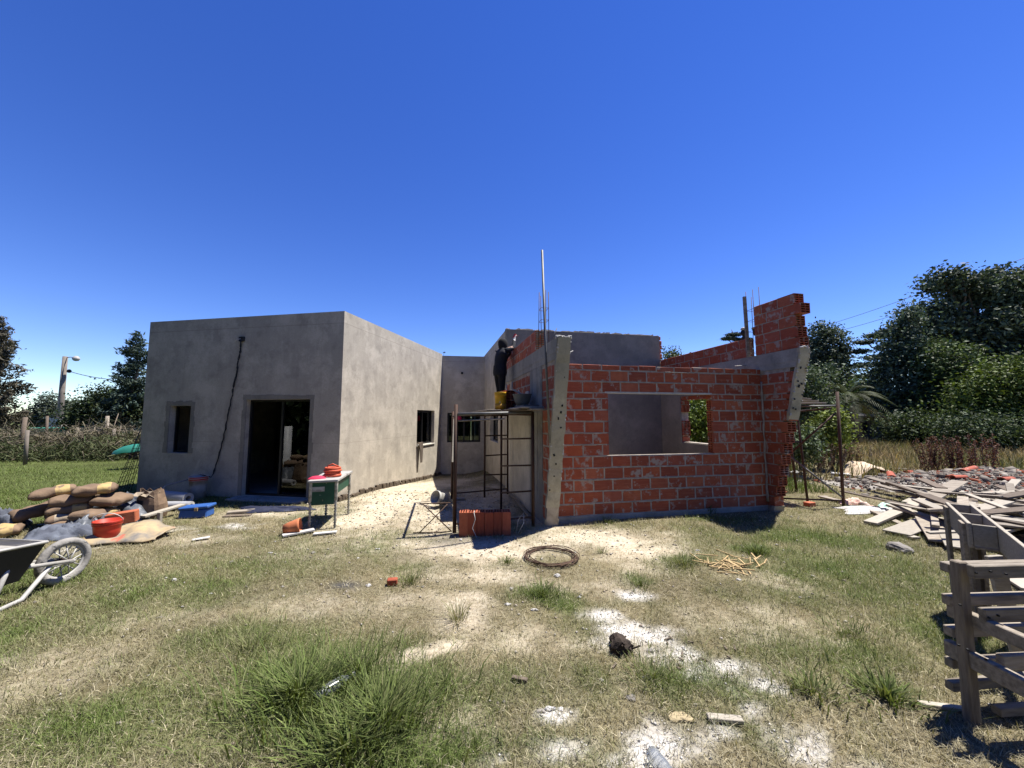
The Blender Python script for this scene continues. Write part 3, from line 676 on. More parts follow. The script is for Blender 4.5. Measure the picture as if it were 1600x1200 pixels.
mb = MB(); mb.hexa([RF(-.0,3.4,3.2), RF(UW-.2,3.4,3.2), RF(UW-.2,12,3.2), RF(-.0,12,3.2), RF(-.0,3.4,3.35), RF(UW-.2,3.4,3.35), RF(UW-.2,12,3.35), RF(-.0,12,3.35)]); mb.build('roof_slab', MT['plaster_b'], blockh)
mb = MB(); r = random.Random(9)
for k in range(9):
    z = 3.84-.12*k; l = r.uniform(.03,.11); mb.box(RF(UW+l/2-.01, 3.3, z-.055), (l, r.uniform(.14,.19), r.uniform(.09,.125)), Matrix.Rotation(AR, 3, 'Z'))
mb.build('broken_edge', MT['brick'], blockh, bevel=.01)

# ------------------------------------------------------------------ vegetation
MT['blade'] = attr_mat('grass blades', .75, .25, .2); MT['leaf'] = attr_mat('tree leaves', .6, .2, .15); MT['needle'] = attr_mat('conifer needles', .65, .1, .2)
MT['bark'] = mat('tree bark', (.12,.09,.065), (.07,.055,.04), 8, .95, .8, 20, .03); MT['twig'] = attr_mat('dry twigs', .9, .1, .1)
def clear_of_house(x, y, pad=0.03):
    dx, dy = x-LC.x, y-LC.y; u = -dx*cos(AL)+dy*sin(AL); s = dx*sin(AL)+dy*cos(AL)
    a = (u > -pad-.03) & (u < WF+pad) & (s > -pad) & (s < 9.3)
    dx, dy = x-P0.x, y-P0.y; u = dx*cos(AR)+dy*sin(AR); s = -dx*sin(AR)+dy*cos(AR)
    b_ = (u > -.2-pad) & (u < UW+.2+pad) & (s > -.02-pad) & (s < 12.3); c_ = (u > -2.4) & (u < 0) & (s > 7.3)
    e_ = (s > -.13) & (s < 0) & (((u > -.2) & (u < 0)) | ((u > UW) & (u < UW+.2)))
    return ~(a | b_ | c_ | e_)
def blades(x, y, z, h, wd, lean, az, col, taper=.75, cvar=.26, rng=RNG):
    n = len(x); px_, py_ = -np.sin(az), np.cos(az)                 # width direction is across the lean
    tw = rng.uniform(-.9, .9, n); wx, wy = px_*np.cos(tw)-py_*np.sin(tw), px_*np.sin(tw)+py_*np.cos(tw)
    lx, ly = np.cos(az), np.sin(az)
    m1 = .5*h; k1 = .30*lean*h; k2 = lean*h
    zt = h*np.sqrt(np.clip(1-lean**2*.8, .05, 1)); zm = zt*.58
    V = np.empty((n, 5, 3), np.float32)
    for i, (sg, wf, kk, zz) in enumerate(((-1, .5, 0, 0), (1, .5, 0, 0), (1, .5*taper, k1, zm), (-1, .5*taper, k1, zm), (0, 0, k2, zt))):
        V[:, i, 0] = x+wx*sg*wf*wd+lx*kk; V[:, i, 1] = y+wy*sg*wf*wd+ly*kk; V[:, i, 2] = z+zz
    base = np.arange(n)[:, None]*5
    Fq = np.concatenate([base+np.array([[0,1,2]]), base+np.array([[0,2,3]]), base+np.array([[3,2,4]])], 0)
    c = np.clip(col*(1+rng.normal(0, cvar, (n, 1))), .005, 1); C = np.repeat(c[:, None, :], 5, 1)
    return V.reshape(-1, 3), Fq, C.reshape(-1, 3)
def merge(parts):
    V = []; F_ = []; C = []; o = 0
    for v, f, c in parts: V.append(v); F_.append(f+o); C.append(c); o += len(v)
    return np.concatenate(V), np.concatenate(F_), np.concatenate(C)
GRN = np.array([.088,.130,.030]); GRN2 = np.array([.150,.192,.055]); DRY = np.array([.255,.224,.132]); STRAW = np.array([.32,.285,.19])
xs_, ys_ = [], []
for ya, yb, dens in ((1.15,2.2,9000),(2.2,3.2,7500),(3.2,4.6,4600),(4.6,6.4,2300),(6.4,9,1000),(9,13,330),(13,20,120),(20,34,36)):
    xw = 1.40*yb+.6; n = int(dens*2*xw*(yb-ya)); xs_.append(RNG.uniform(-xw, xw, n)); ys_.append(RNG.uniform(ya, yb, n))
x = np.concatenate(xs_); y = np.concatenate(ys_)
ok = clear_of_house(x, y); x, y = x[ok], y[ok]
sd, lm, gr, ash = masks(x, y)
pn = fbm(x*6, y*6, 141, 3); p_keep = np.clip((1-1.02*sd)*(1-.62*lm)*(1-.9*ash)*(.55+.8*gr+.9*(pn-.45)), 0.015, 1)
ok = RNG.random(len(x)) < p_keep; x, y, gr, sd, lm, pn = x[ok], y[ok], gr[ok], sd[ok], lm[ok], pn[ok]; n = len(x)
dist = np.sqrt(x*x+y*y); far = 1+np.clip((dist-4)/8, 0, 3)
gmix = np.clip(gr*1.25-.12+RNG.normal(0, .22, n), 0, 1)[:, None]
col = (DRY*(1-.35*RNG.random((n,1)))+STRAW*.35*RNG.random((n,1)))*(1-gmix)+(GRN+(GRN2-GRN)*RNG.random((n,1)))*gmix
col = col*(1-.55*lm[:, None])+np.array([.42,.41,.37])*.55*lm[:, None]
h = (.020+.040*RNG.random(n)**1.6)*(1+.8*gr)*(.75+.6*pn); h *= np.where(dist > 6, 1.25, 1)
parts_ = [blades(x, y, gh(x, y)-.003, h, (.0024+.0020*RNG.random(n))*far, RNG.uniform(.45, 1.1, n), RNG.uniform(0, 2*pi, n), col)]
ns = 95000; yy = 1.2+RNG.random(ns)**1.7*7.0; xx = RNG.uniform(-1, 1, ns)*(1.4*yy+.5); ok = clear_of_house(xx, yy); xx, yy = xx[ok], yy[ok]; sd2, lm2, gr2, as2 = masks(xx, yy)
ok = RNG.random(len(xx)) < np.clip((1-.9*sd2)*(1-.85*lm2)*(1-.55*gr2), .03, 1); xx, yy = xx[ok], yy[ok]; ns = len(xx)
parts_.append(blades(xx, yy, gh(xx, yy)+.002+.006*RNG.random(ns), RNG.uniform(.025,.085,ns), RNG.uniform(.0022,.0042,ns)*(1+np.clip((yy-3)/5, 0, 1.5)), RNG.uniform(1.0, 1.11, ns), RNG.uniform(0, 2*pi, ns), STRAW*RNG.uniform(.55,1.45,(ns,1)), cvar=.2))
Vg, Fg, Cg = merge(parts_)
go = npmesh('lawn_grass', Vg, Fg, MT['blade'], colors=Cg)
tag(go, 'short patchy green and straw coloured lawn grass around the house', 'grass', kind='stuff')

def crumbs(name, label, n, area, sz, c1, c2, seed, wfn):
    rng = np.random.default_rng(seed); x = rng.uniform(area[0], area[1], n*4); y = rng.uniform(area[2], area[3], n*4); ok = (rng.random(n*4) < wfn(x, y)) & clear_of_house(x, y); x, y = x[ok][:n], y[ok][:n]; n = len(x)
    oc = np.array([(1,0,0),(0,1,0),(-1,0,0),(0,-1,0),(0,0,1),(0,0,-.6)],float); s_ = (sz[0]+(sz[1]-sz[0])*rng.random(n)**3)*(.6+y/6)
    V = oc[None]*rng.uniform(.5,1.2,(n,6,1))*s_[:,None,None]; V[...,2] *= .7; V += np.stack([x, y, gh(x, y)+s_*.25],-1)[:,None,:]
    f = np.array([(0,1,4),(1,2,4),(2,3,4),(3,0,4),(1,0,5),(2,1,5),(3,2,5),(0,3,5)]); F_ = (np.arange(n)[:,None,None]*6+f[None]).reshape(-1,3); t_ = rng.random((n,1)); c = np.array(c1)*(1-t_)+np.array(c2)*t_
    return tag(npmesh(name, V.reshape(-1,3), F_, MT['twig'], colors=np.repeat(c[:,None,:],6,1).reshape(-1,3)), label, 'crumbs', kind='stuff')
crumbs('lime_crumbs', 'white crumbs of lime scattered on the pale streak', 6000, (-.6,4.5,1.3,5.2), (.003,.014), (.62,.60,.57), (.45,.43,.39), 5, lambda x, y: masks(x, y)[1])
crumbs('soil_crumbs', 'small clods and grit on the bare sandy soil', 1900, (-3.2,3.6,2.4,9.0), (.003,.016), (.44,.385,.30), (.27,.22,.165), 6, lambda x, y: masks(x, y)[0])
crumbs('yard_grit', 'scattered grit and plaster bits over the lawn', 2200, (-4.5,5,1.5,8), (.004,.018), (.42,.40,.36), (.25,.2,.16), 7, lambda x, y: np.full(len(x), .5))
def tuft(px, py, n, hgt, spread, label, green=1.0, wd=.006, name='grass_tuft', lean=(.45,1.05), cat='plant', grp='grass tufts in the yard', cx=None, colr=None):
    c = G(px, py) if cx is None else Vector(cx); r = np.abs(RNG.normal(0, .5, n))*spread; a = RNG.uniform(0, 2*pi, n)
    xx = c.x+r*np.cos(a); yy = c.y+r*np.sin(a); az = a+RNG.normal(0, .6, n)
    g = np.clip(green+RNG.normal(0, .2, n), 0, 1)[:, None]
    cl = (DRY*(1-g)+(GRN*.8+(GRN2-GRN)*RNG.random((n,1)))*g) if colr is None else np.array(colr)*(.6+.8*RNG.random((n,1)))
    v, f, cc = blades(xx, yy, gh(xx, yy)-.004, hgt*RNG.uniform(.45, 1.1, n), wd*RNG.uniform(.6, 1.2, n), RNG.uniform(lean[0], lean[1], n), az, cl)
    o = npmesh(name, v, f, MT['blade'], colors=cc, loc=(c.x, c.y, float(gh(c.x, c.y))))
    o['kind'] = 'stuff'; return tag(o, label, cat, grp)
tuft(470, 1085, 900, .26, .42, 'large lush tuft of long green grass blades in the left foreground', wd=.009)
tuft(600, 1120, 800, .24, .40, 'long green grass tuft right of the largest foreground tuft', wd=.009)
tuft(545, 1165, 700, .20, .38, 'leafy grass tuft at the bottom edge of the foreground', wd=.010)
tuft(560, 1050, 420, .24, .34, 'long bladed grass tuft leaning right behind the foreground tufts', wd=.008)
tuft(850, 925, 380, .12, .26, 'round dark green tuft on the bare soil below the wire coil')
tuft(715, 965, 60, .26, .10, 'sparse tall dry tuft on the bare soil patch', .35)
tuft(1182, 862, 260, .14, .16, 'dark green weed tuft in front of the brick wall right part', wd=.010)
tuft(1070, 880, 260, .12, .26, 'green tuft beside the straw coloured sticks', .8)
tuft(792, 878, 120, .10, .10, 'small green tuft left of the wire coil')
tuft(940, 862, 60, .14, .08, 'thin weed tuft right of the wire coil', .6)
tuft(1000, 912, 160, .10, .20, 'low green tuft at the top of the white lime streak')
tuft(1270, 1075, 300, .12, .24, 'grey green weed tuft beside the white lime patch', .8, .008)
tuft(1385, 1085, 260, .13, .20, 'broad leaved dark green weed left of the wooden rack', 1.0, .014)
tuft(1330, 985, 300, .10, .30, 'green tuft on the lawn left of the wooden rack', .9)
tuft(1105, 800, 160, .22, .12, 'green weed growing at the foot of the brick wall', 1.0, .010)
tuft(950, 815, 70, .14, .14, 'small weed at the foot of the brick wall near the slanted pier', .9, .010)
tuft(640, 905, 200, .13, .22, 'green tuft right of the red brick fragment', .7)
tuft(1020, 1050, 400, .10, .36, 'wide low green tuft beside the burnt lump', .85)
tuft(390, 1010, 260, .18, .35, 'thin tall grass tuft above the largest foreground tuft', .6, .005)
tuft(700, 1060, 320, .10, .30, 'green tuft in the middle foreground', .85)

def leafmesh(P, nrm, size, col, rng, aspect=.55):
    n = len(P); t = rng.normal(size=(n,3)); t -= nrm*(t*nrm).sum(1, keepdims=True); t /= np.linalg.norm(t, axis=1, keepdims=True)+1e-9
    b_ = np.cross(nrm, t); s = size[:, None]
    V = np.stack([P-t*s*.5, P+b_*s*aspect*.5-t*s*.05, P+t*s*.5, P-b_*s*aspect*.5-t*s*.05], 1)
    F_ = (np.arange(n)[:, None]*4+np.arange(4)[None])
    return V.reshape(-1,3), F_, np.repeat(col[:, None, :], 4, 1).reshape(-1,3)
def crown(name, parent, bl, nclump, per, size, c1, c2, seed, clump_r=.45, hollow=.5, flat=.7, mat_='leaf', loc=None, droop=0):
    rng = np.random.default_rng(seed); PP = []; NN = []; CC = []
    vol = np.array([b[1][0]*b[1][1]*b[1][2] for b in bl])**.67; cnt = np.maximum(3, (nclump*vol/vol.sum()).astype(int))
    for (c, rad), k in zip(bl, cnt):
        d = rng.normal(size=(k,3)); d /= np.linalg.norm(d, axis=1, keepdims=True); rr = hollow+(1.04-hollow)*rng.random((k,1))**.6
        rr *= 1+.09*np.sin(d[:, :1]*5+seed)+.08*np.sin(d[:, 2:]*6+seed*2)
        cen = np.array(c)+d*rr*np.array(rad)
        shade = .5+1.0*rng.random((k,1))**1.3
        q = rng.normal(size=(k, per, 3))*np.array([1,1,flat])*clump_r*rng.uniform(.55,1.25,(k,1,1)); q[..., 2] -= droop*np.abs(q[..., 0]+q[..., 1])*.3
        PP.append((cen[:, None, :]+q).reshape(-1,3))
        nr = rng.normal(size=(k*per,3))+np.repeat(d, per, 0)*.5+np.array([0,0,.7]); NN.append(nr/np.linalg.norm(nr, axis=1, keepdims=True))
        tt = rng.random((k*per,1)); CC.append((np.array(c1)*(1-tt)+np.array(c2)*tt)*np.repeat(shade, per, 0))
    P = np.concatenate(PP); Nn = np.concatenate(NN); C = np.concatenate(CC)
    sz = size*rng.uniform(.6, 1.35, len(P)); ok = P[:, 2] > .05; P, Nn, C, sz = P[ok], Nn[ok], C[ok], sz[ok]
    v, f, c = leafmesh(P, Nn, sz, C, rng)
    return npmesh(name, v, f, MT[mat_], parent, colors=np.clip(c, 0, 1), loc=loc)
def limb_tube(mb, a, b_, r0, r1, rnd, n=5):
    a = Vector(a); b_ = Vector(b_); L = (b_-a).length
    pts = [a.lerp(b_, k/n)+Vector((rnd.uniform(-1,1), rnd.uniform(-1,1), rnd.uniform(-.5,.5)))*L*.05*(0 < k < n) for k in range(n+1)]
    mb.tube(pts, [r0+(r1-r0)*k/n for k in range(n+1)], 7)
def tree(name, label, base, bl, nclump, per, size, c1, c2, seed, trunk=.2, grp=None, cat='tree', fork=None, **kw):
    base = Vector(base); t_ = thing(name, label, cat, base, grp); rnd = random.Random(seed)
    top = fork if fork is not None else min(b[0][2]-b[1][2]*.2 for b in bl); f = Vector((base.x, base.y, max(.3, top)))
    mb = MB(); limb_tube(mb, base-Vector((0,0,.2)), f, trunk*1.25, trunk*.8, rnd)
    tr = mb.build('trunk', MT['bark'], t_); mb = MB()
    for c, rad in bl:
        cc = Vector(c); limb_tube(mb, f, cc, trunk*.6, trunk*.15, rnd)
        for k in range(4):
            e = cc+Vector((rnd.uniform(-1,1)*rad[0], rnd.uniform(-1,1)*rad[1], rnd.uniform(-.3,1)*rad[2]))*.75; limb_tube(mb, f.lerp(cc, .5+.1*k), e, trunk*.25, trunk*.06, rnd, 3)
    mb.build('limbs', MT['bark'], t_)
    crown('crown', t_, bl, nclump, per, size, c1, c2, seed, **kw); return t_
def B(px, py, yy, rx, ry, rdepth=None):             # ellipsoid at pixel centre, radii in pixels at distance yy
    c = VY(px, py, yy); k = yy/FPX; return ((c.x, c.y, c.z), (rx*k, (rdepth or rx*k*.8), ry*k))
def at(px, yy): c = VY(px, 652, yy); return (c.x, yy, 0)
DG = (.026,.044,.024); DG2 = (.07,.10,.06); MG = (.042,.068,.022); MG2 = (.080,.112,.042); OL = (.055,.065,.030); LG = (.085,.13,.022)
# right hand trees
tree('round_tree', 'tall round crowned grey green tree farthest behind the brick stub', at(1287,44), [B(1287,548,44,33,46), B(1272,570,44,26,40), B(1304,575,44,22,40)], 420, 48, .30, DG, (.10,.13,.095), 3, .3, 'trees behind the yard')
tree('dark_evergreen', 'dark dense evergreen tree right behind the slanted brick pier', at(1285,34), [B(1290,610,34,46,38), B(1262,630,34,30,50), B(1330,640,34,26,30)], 420, 44, .26, DG, DG2, 5, .25, 'trees behind the yard')
tree('grey_bush', 'pale leaved bush close behind the right scaffold top', at(1262,20), [B(1258,612,20,18,34), B(1275,640,20,22,22)], 150, 36, .16, MG, (.10,.13,.075), 6, .08, 'trees behind the yard')
tree('slender_tree', 'slender dark tree with a pointed top leaning right', at(1405,25), [B(1418,500,25,13,22), B(1408,540,25,24,32), B(1400,600,25,34,46), B(1410,655,25,40,42)], 520, 46, .20, DG, (.10,.135,.095), 8, .2, 'trees behind the yard')
tree('broad_tree', 'tallest broad dark tree at the right edge with an arm reaching left', at(1555,30), [B(1480,440,30,34,14), B(1520,452,30,44,26), B(1565,450,30,44,30), B(1610,450,30,46,34), B(1455,500,30,36,28), B(1520,520,30,56,46), B(1590,530,30,60,60), B(1640,500,30,60,60), B(1440,545,30,26,26), B(1560,600,30,90,60)], 1250, 44, .32, (.030,.048,.030), (.095,.128,.088), 9, .45, 'trees behind the yard', fork=3.5)
tree('mid_green_tree', 'mid green rounded tree in front of the broad dark tree', at(1480,24), [B(1470,570,24,42,34), B(1500,620,24,50,46), B(1450,640,24,40,44)], 560, 46, .19, MG, MG2, 10, .22, 'trees behind the yard')
tree('yellow_green_tree', 'bright yellow green leafy tree low at the right edge', at(1575,20), [B(1560,610,20,44,36), B(1610,600,20,44,40), B(1585,650,20,60,40), B(1530,640,20,28,30)], 620, 46, .17, (.055,.085,.018), (.11,.15,.03), 11, .18, 'trees behind the yard')
tree('hedge_bush', 'dark hedge bush at the foot of the trees right of the shed', at(1420,22), [B(1415,672,22,30,24), B(1450,675,22,30,22)], 220, 40, .16, DG, MG2, 12, .06, 'trees behind the yard', cat='bush')
tree('hedge_bush', 'dark hedge bush under the yellow green tree', at(1540,18.5), [B(1510,675,18.5,36,24), B(1560,676,18.5,36,22), B(1610,676,18.5,36,24)], 300, 40, .14, DG, MG2, 13, .06, 'trees behind the yard', cat='bush')
tree('light_green_bush', 'light green bushy tree between the palm and the slender tree', at(1362,27), [B(1362,620,27,24,26), B(1368,645,27,26,22), B(1345,650,27,14,16)], 260, 42, .17, MG, LG, 14, .1, 'trees behind the yard')
tree('treetop_bush', 'olive tree whose top peeks above the far end of the brick wall', at(1046,36), [B(1046,570,36,14,26), B(1046,620,36,20,30)], 120, 40, .25, OL, MG2, 15, .15, 'trees behind the yard')
tree('courtyard_shrub', 'bright lime green shrub seen through the small side opening', at(1098,14.5), [B(1095,640,14.5,30,26), B(1100,672,14.5,34,24)], 190, 40, .13, LG, (.17,.22,.04), 16, .05, 'shrubs in the yard', cat='shrub')
tree('yellow_shrub', 'yellow green shrub behind the right scaffold frame', at(1296,12.5), [B(1298,668,12.5,20,24), B(1288,688,12.5,22,18)], 130, 36, .10, (.09,.13,.02), (.2,.24,.05), 17, .03, 'shrubs in the yard', cat='shrub', clump_r=.2)
tree('pale_shrub', 'glossy dark green shrub against the slanted brick pier', at(1246,11), [B(1246,692,11,22,20), B(1240,700,11,22,14)], 130, 36, .10, MG, (.13,.17,.09), 18, .03, 'shrubs in the yard', cat='shrub', clump_r=.2)
# cedar with flat tiers
def cedar(px, yy, tiers, label, seed, trunk=.28):
    base = Vector(at(px, yy)); t_ = thing('cedar_tree', label, 'tree', base, 'trees behind the yard'); rnd = random.Random(seed); topz = VY(px, tiers[0][1]-8, yy).z
    mb = MB(); limb_tube(mb, base-Vector((0,0,.2)), (base.x, base.y, topz), trunk, .05, rnd, 8); mb.build('trunk', MT['bark'], t_)
    mb = MB(); bl = []
    for (tx, ty, hw) in tiers:
        c = VY(tx, ty, yy); bl.append(((c.x, c.y, c.z), (hw*yy/FPX, hw*yy/FPX*.7, .16))); limb_tube(mb, (base.x, base.y, c.z-.9), (c.x, c.y, c.z-.1), .12, .03, rnd, 4)
    mb.build('limbs', MT['bark'], t_); crown('crown', t_, bl, 300, 40, .24, (.024,.042,.032), (.055,.085,.06), seed, clump_r=.26, hollow=.15, flat=.3, mat_='needle')
cedar(1388, 42, [(1385,517,12),(1372,524,24),(1350,535,16),(1392,540,18),(1345,549,14),(1375,558,24),(1345,571,22),(1390,580,24),(1345,588,18),(1365,598,22)], 'dark cedar tree with flat layered branches against the sky', 20)
cedar(1150, 60, [(1148,523,10),(1138,529,9),(1160,531,12)], 'cedar tip showing above the right brick wall', 21)
# palm
pb = Vector(at(1322, 23)); palm = thing('palm_tree', 'short palm tree with arching fronds behind the right scaffold', 'tree', pb, 'trees behind the yard'); rnd = random.Random(4)
pc = VY(1322, 622, 23); mb = MB(); mb.tube([pb-Vector((0,0,.2)), pb+Vector((0,0,1)), pc], [.55,.5,.6], 10); mb.build('trunk', MT['bark'], palm)
rng = np.random.default_rng(3)
for k in range(64):
    az = rnd.uniform(0, 2*pi); el = rnd.uniform(-.35, 1.3); Lf = rnd.uniform(1.6, 2.5); d = Vector((cos(az), sin(az), 0)); V=[]; pts=[]
    for q in range(9):
        f = q/8; pts.append(pc+d*(Lf*f*cos(el))+Vector((0,0,Lf*f*sin(el)-.75*Lf*f*f*(.5+.5*cos(el)))))
    P=[];Nn=[];Cc=[];T=[]
    V_=[];F_=[]; side_=Vector((-d.y,d.x,0)); dead = el < -.05
    for q in range(1, 33):
        f = q/32*7.99; i=int(f); p=pts[i].lerp(pts[i+1], f-i); tdir=(pts[i+1]-pts[i]).normalized(); ll=.42*(1-abs(q/32-.45))
        for sg in (-1,1):
            e=p+side_*sg*ll+tdir*ll*.6-Vector((0,0,ll*.35)); b0_=len(V_); V_+= [p-tdir*.018, p+tdir*.018, e]; F_.append((b0_,b0_+1,b0_+2))
    cl = np.array((.10,.075,.04) if dead else (.05,.062,.022))*rnd.uniform(.7,1.25)
    npmesh('frond', np.array([tuple(v) for v in V_]), np.array(F_), MT['leaf'], palm, colors=np.tile(cl, (len(V_),1)))
# left hand trees
def conifer(px, yy, ytop, half, label, seed, c1, c2, tiers=17, up=.35, nl=24, name='spruce_tree'):
    base = Vector(at(px, yy)); t_ = thing(name, label, 'tree', base, 'trees beyond the left fence'); rnd = random.Random(seed); rng = np.random.default_rng(seed)
    top = VY(px, ytop, yy).z; mb = MB(); limb_tube(mb, base-Vector((0,0,.2)), (base.x, base.y, top), .16, .012, rnd, 8); mb.build('trunk', MT['bark'], t_)
    mb = MB(); PP=[];NN=[];CC=[];SS=[]
    for k in range(tiers):
        f = k/(tiers-1); zz = .5+(top-.5)*f**.9; R = half*yy/FPX*(1-f)**.75*rnd.uniform(.75,1.2)+.12
        for j in range(7 if f < .8 else 5):
            a = rnd.uniform(0, 2*pi); d = Vector((cos(a), sin(a), up*rnd.uniform(.6,1.4)+.35*f)); L = R*rnd.uniform(.7,1.15); p0 = Vector((base.x, base.y, zz)); e = p0+d*L
            mb.tube([p0, p0.lerp(e,.5)-Vector((0,0,.04*L)), e], [.022*(1.2-f),.015,.004], 5)
            m_ = max(10, int(nl*L*2.4)); tt = rng.random(m_)**.7; q = np.array(p0)+np.outer(tt, np.array(d)*L); q += rng.normal(size=(m_,3))*(.10+.10*L*(1-tt[:,None]))*np.array([1,1,.55])
            PP.append(q); nn = rng.normal(size=(m_,3))+np.array([0,0,.8]); NN.append(nn/np.linalg.norm(nn,axis=1,keepdims=True)); w_ = rng.random((m_,1)); CC.append((np.array(c1)*(1-w_)+np.array(c2)*w_)*rnd.uniform(.7,1.3)); SS.append(rng.uniform(.14,.30,m_))
    mb.build('branches', MT['bark'], t_)
    v,f,c = leafmesh(np.concatenate(PP), np.concatenate(NN), np.concatenate(SS), np.concatenate(CC), rng, .28); npmesh('crown', v, f, MT['needle'], t_, colors=c)
conifer(204, 20.5, 524, 33, 'pointed blue green spruce left of the plastered house', 31, (.035,.058,.045), (.085,.115,.085), nl=52)
tree('olive_conifer', 'bushy olive green conifer below the pointed spruce', at(200,21), [B(198,640,21,22,18), B(220,635,21,18,26), B(186,655,21,18,12), B(215,655,21,24,16)], 330, 44, .16, (.022,.035,.014), (.06,.07,.025), 32, .15, 'trees beyond the left fence')
tree('dark_round_bush', 'dark round leafy bush left of the spruce', at(158,22), [B(160,640,22,20,28), B(146,652,22,16,16), B(172,632,22,12,18)], 330, 42, .15, (.014,.026,.010), (.04,.062,.022), 33, .1, 'trees beyond the left fence', cat='bush')
tree('low_dark_bush', 'low dark bush between the concrete pole and the round bush', at(127,23), [B(127,655,23,14,14)], 80, 36, .14, (.014,.026,.010), (.035,.055,.02), 34, .05, 'trees beyond the left fence', cat='bush')
tree('olive_shrub', 'grey green olive shrub just left of the concrete pole', at(74,33), [B(76,640,33,12,22), B(62,652,33,16,14), B(88,650,33,12,16)], 170, 34, .22, (.06,.075,.055), (.13,.15,.12), 35, .08, 'trees beyond the left fence', cat='shrub', clump_r=.4)
tree('olive_shrub', 'grey green shrub just right of the concrete pole', at(112,33), [B(110,645,33,14,18), B(122,655,33,12,12)], 120, 34, .22, (.06,.075,.05), (.13,.15,.11), 36, .08, 'trees beyond the left fence', cat='shrub', clump_r=.4)
conifer(-18, 20, 500, 44, 'feathery brownish casuarina tree cut by the left edge', 37, (.05,.048,.034), (.10,.085,.055), 15, .55, nl=48, name='casuarina_tree')
conifer(692, 70, 551, 12, 'tip of a distant pine above the courtyard corner roof', 38, (.02,.035,.02), (.05,.07,.04), 12, .4, nl=14, name='pine_tree')
# far woods beyond the fields
bl = []
rnd = random.Random(6)
for k in range(120):
    xx = -420+k*7.5+rnd.uniform(-2,2); hh = rnd.uniform(3.5,7.5)
    bl.append(((xx, 210+rnd.uniform(-15,25), hh*.45), (6.5, 5, hh*.6)))
fw = crown('far_woods', None, bl, 2600, 14, 1.3, (.03,.045,.02), (.06,.075,.035), 41, clump_r=1.4, loc=(0,0,0)); tag(fw, 'distant low band of woods along the horizon', 'woods', kind='stuff')
# tall dry grass field behind the rubble on the right
n = 42000; x = RNG.uniform(6.4, 42, n); y = RNG.uniform(10.2, 25, n); ok = (x < 1.45*y+2) & (x > 6.2+.1*(y-10)) & (fbm(x*.8, y*.8, 200, 3) > .33) & clear_of_house(x, y); x, y = x[ok], y[ok]; n = len(x)
g = np.clip(fbm(x*.5, y*.5, 210, 3)*1.6-.35+RNG.normal(0,.15,n), 0, 1)[:, None]
col = np.array([.30,.215,.105])*(1-g)+np.array([.10,.125,.035])*g
v, f, c = blades(x, y, gh(x, y)-.01, RNG.uniform(.22,.68,n)*(.6+.5*fbm(x, y, 220, 2)), RNG.uniform(.012,.026,n)*(1+(y-10)/18), RNG.uniform(.1,.8,n), RNG.normal(.3,1.2,n), col, cvar=.25)
tag(npmesh('tall_dry_grass', v, f, MT['blade'], colors=c), 'tall dry brown and green grass field in front of the right trees', 'grass', kind='stuff')
n = 9000; x = RNG.uniform(4.9, 7.2, n); y = RNG.uniform(8.6, 16, n); ok = clear_of_house(x, y, .3); x, y = x[ok], y[ok]; n = len(x)
v, f, c = blades(x, y, gh(x, y)-.01, RNG.uniform(.10,.30,n), RNG.uniform(.008,.014,n), RNG.uniform(.1,.9,n), RNG.uniform(0,6.3,n), np.array([.095,.13,.03])*RNG.uniform(.7,1.4,(n,1)))
tag(npmesh('rank_grass', v, f, MT['blade'], colors=c), 'rank green grass beside the right wall of the brick room', 'grass', kind='stuff')
# reddish brown dock weeds
def dock(px, py, wpx, hpx, stems, label, colr, seed):
    c = G(px, py); rng = np.random.default_rng(seed); k = c.y/FPX; t_ = thing('dock_weed', label, 'plant', c, 'dry weeds by the rubble'); rnd = random.Random(seed)
    mb = MB(); PP=[]
    for s_ in range(stems):
        b0_ = c+Vector((rnd.uniform(-.5,.5)*wpx*k, rnd.uniform(-.4,.4), -.02)); H_ = hpx*k*rnd.uniform(.6,1.05); e = b0_+Vector((rnd.uniform(-.25,.3)*H_, rnd.uniform(-.2,.2)*H_, H_))
        mb.tube([b0_, b0_.lerp(e,.5)+Vector((0,0,.03)), e], [.008,.006,.003], 5); m_ = 90; tt = .3+.7*rng.random(m_); PP.append(np.array(b0_)+np.outer(tt, np.array(e-b0_))+rng.normal(size=(m_,3))*.02)
    mb.build('stems', MT['wood_dark'], t_); P = np.concatenate(PP); nn = rng.normal(size=P.shape); nn /= np.linalg.norm(nn,axis=1,keepdims=True)
    v,f,cc = leafmesh(P, nn, rng.uniform(.03,.06,len(P)), np.array(colr)*rng.uniform(.6,1.4,(len(P),1)), rng, .6); npmesh('seed_heads', v, f, MT['leaf'], t_, colors=cc)
dock(1475, 748, 52, 64, 26, 'dark reddish brown dry weed left of its twin behind the rubble', (.11,.05,.035), 51)
dock(1520, 750, 46, 70, 26, 'dark reddish brown dry weed right of its twin behind the rubble', (.12,.052,.035), 52)
dock(1288, 740, 40, 50, 14, 'dry dark weed between the right scaffold legs', (.09,.055,.04), 53)
dock(1318, 735, 44, 44, 14, 'reddish dry weed just right of the right scaffold', (.17,.10,.06), 54)
dock(1342, 722, 60, 34, 10, 'pale straw coloured dry weed in front of the dark shed', (.30,.24,.14), 55)
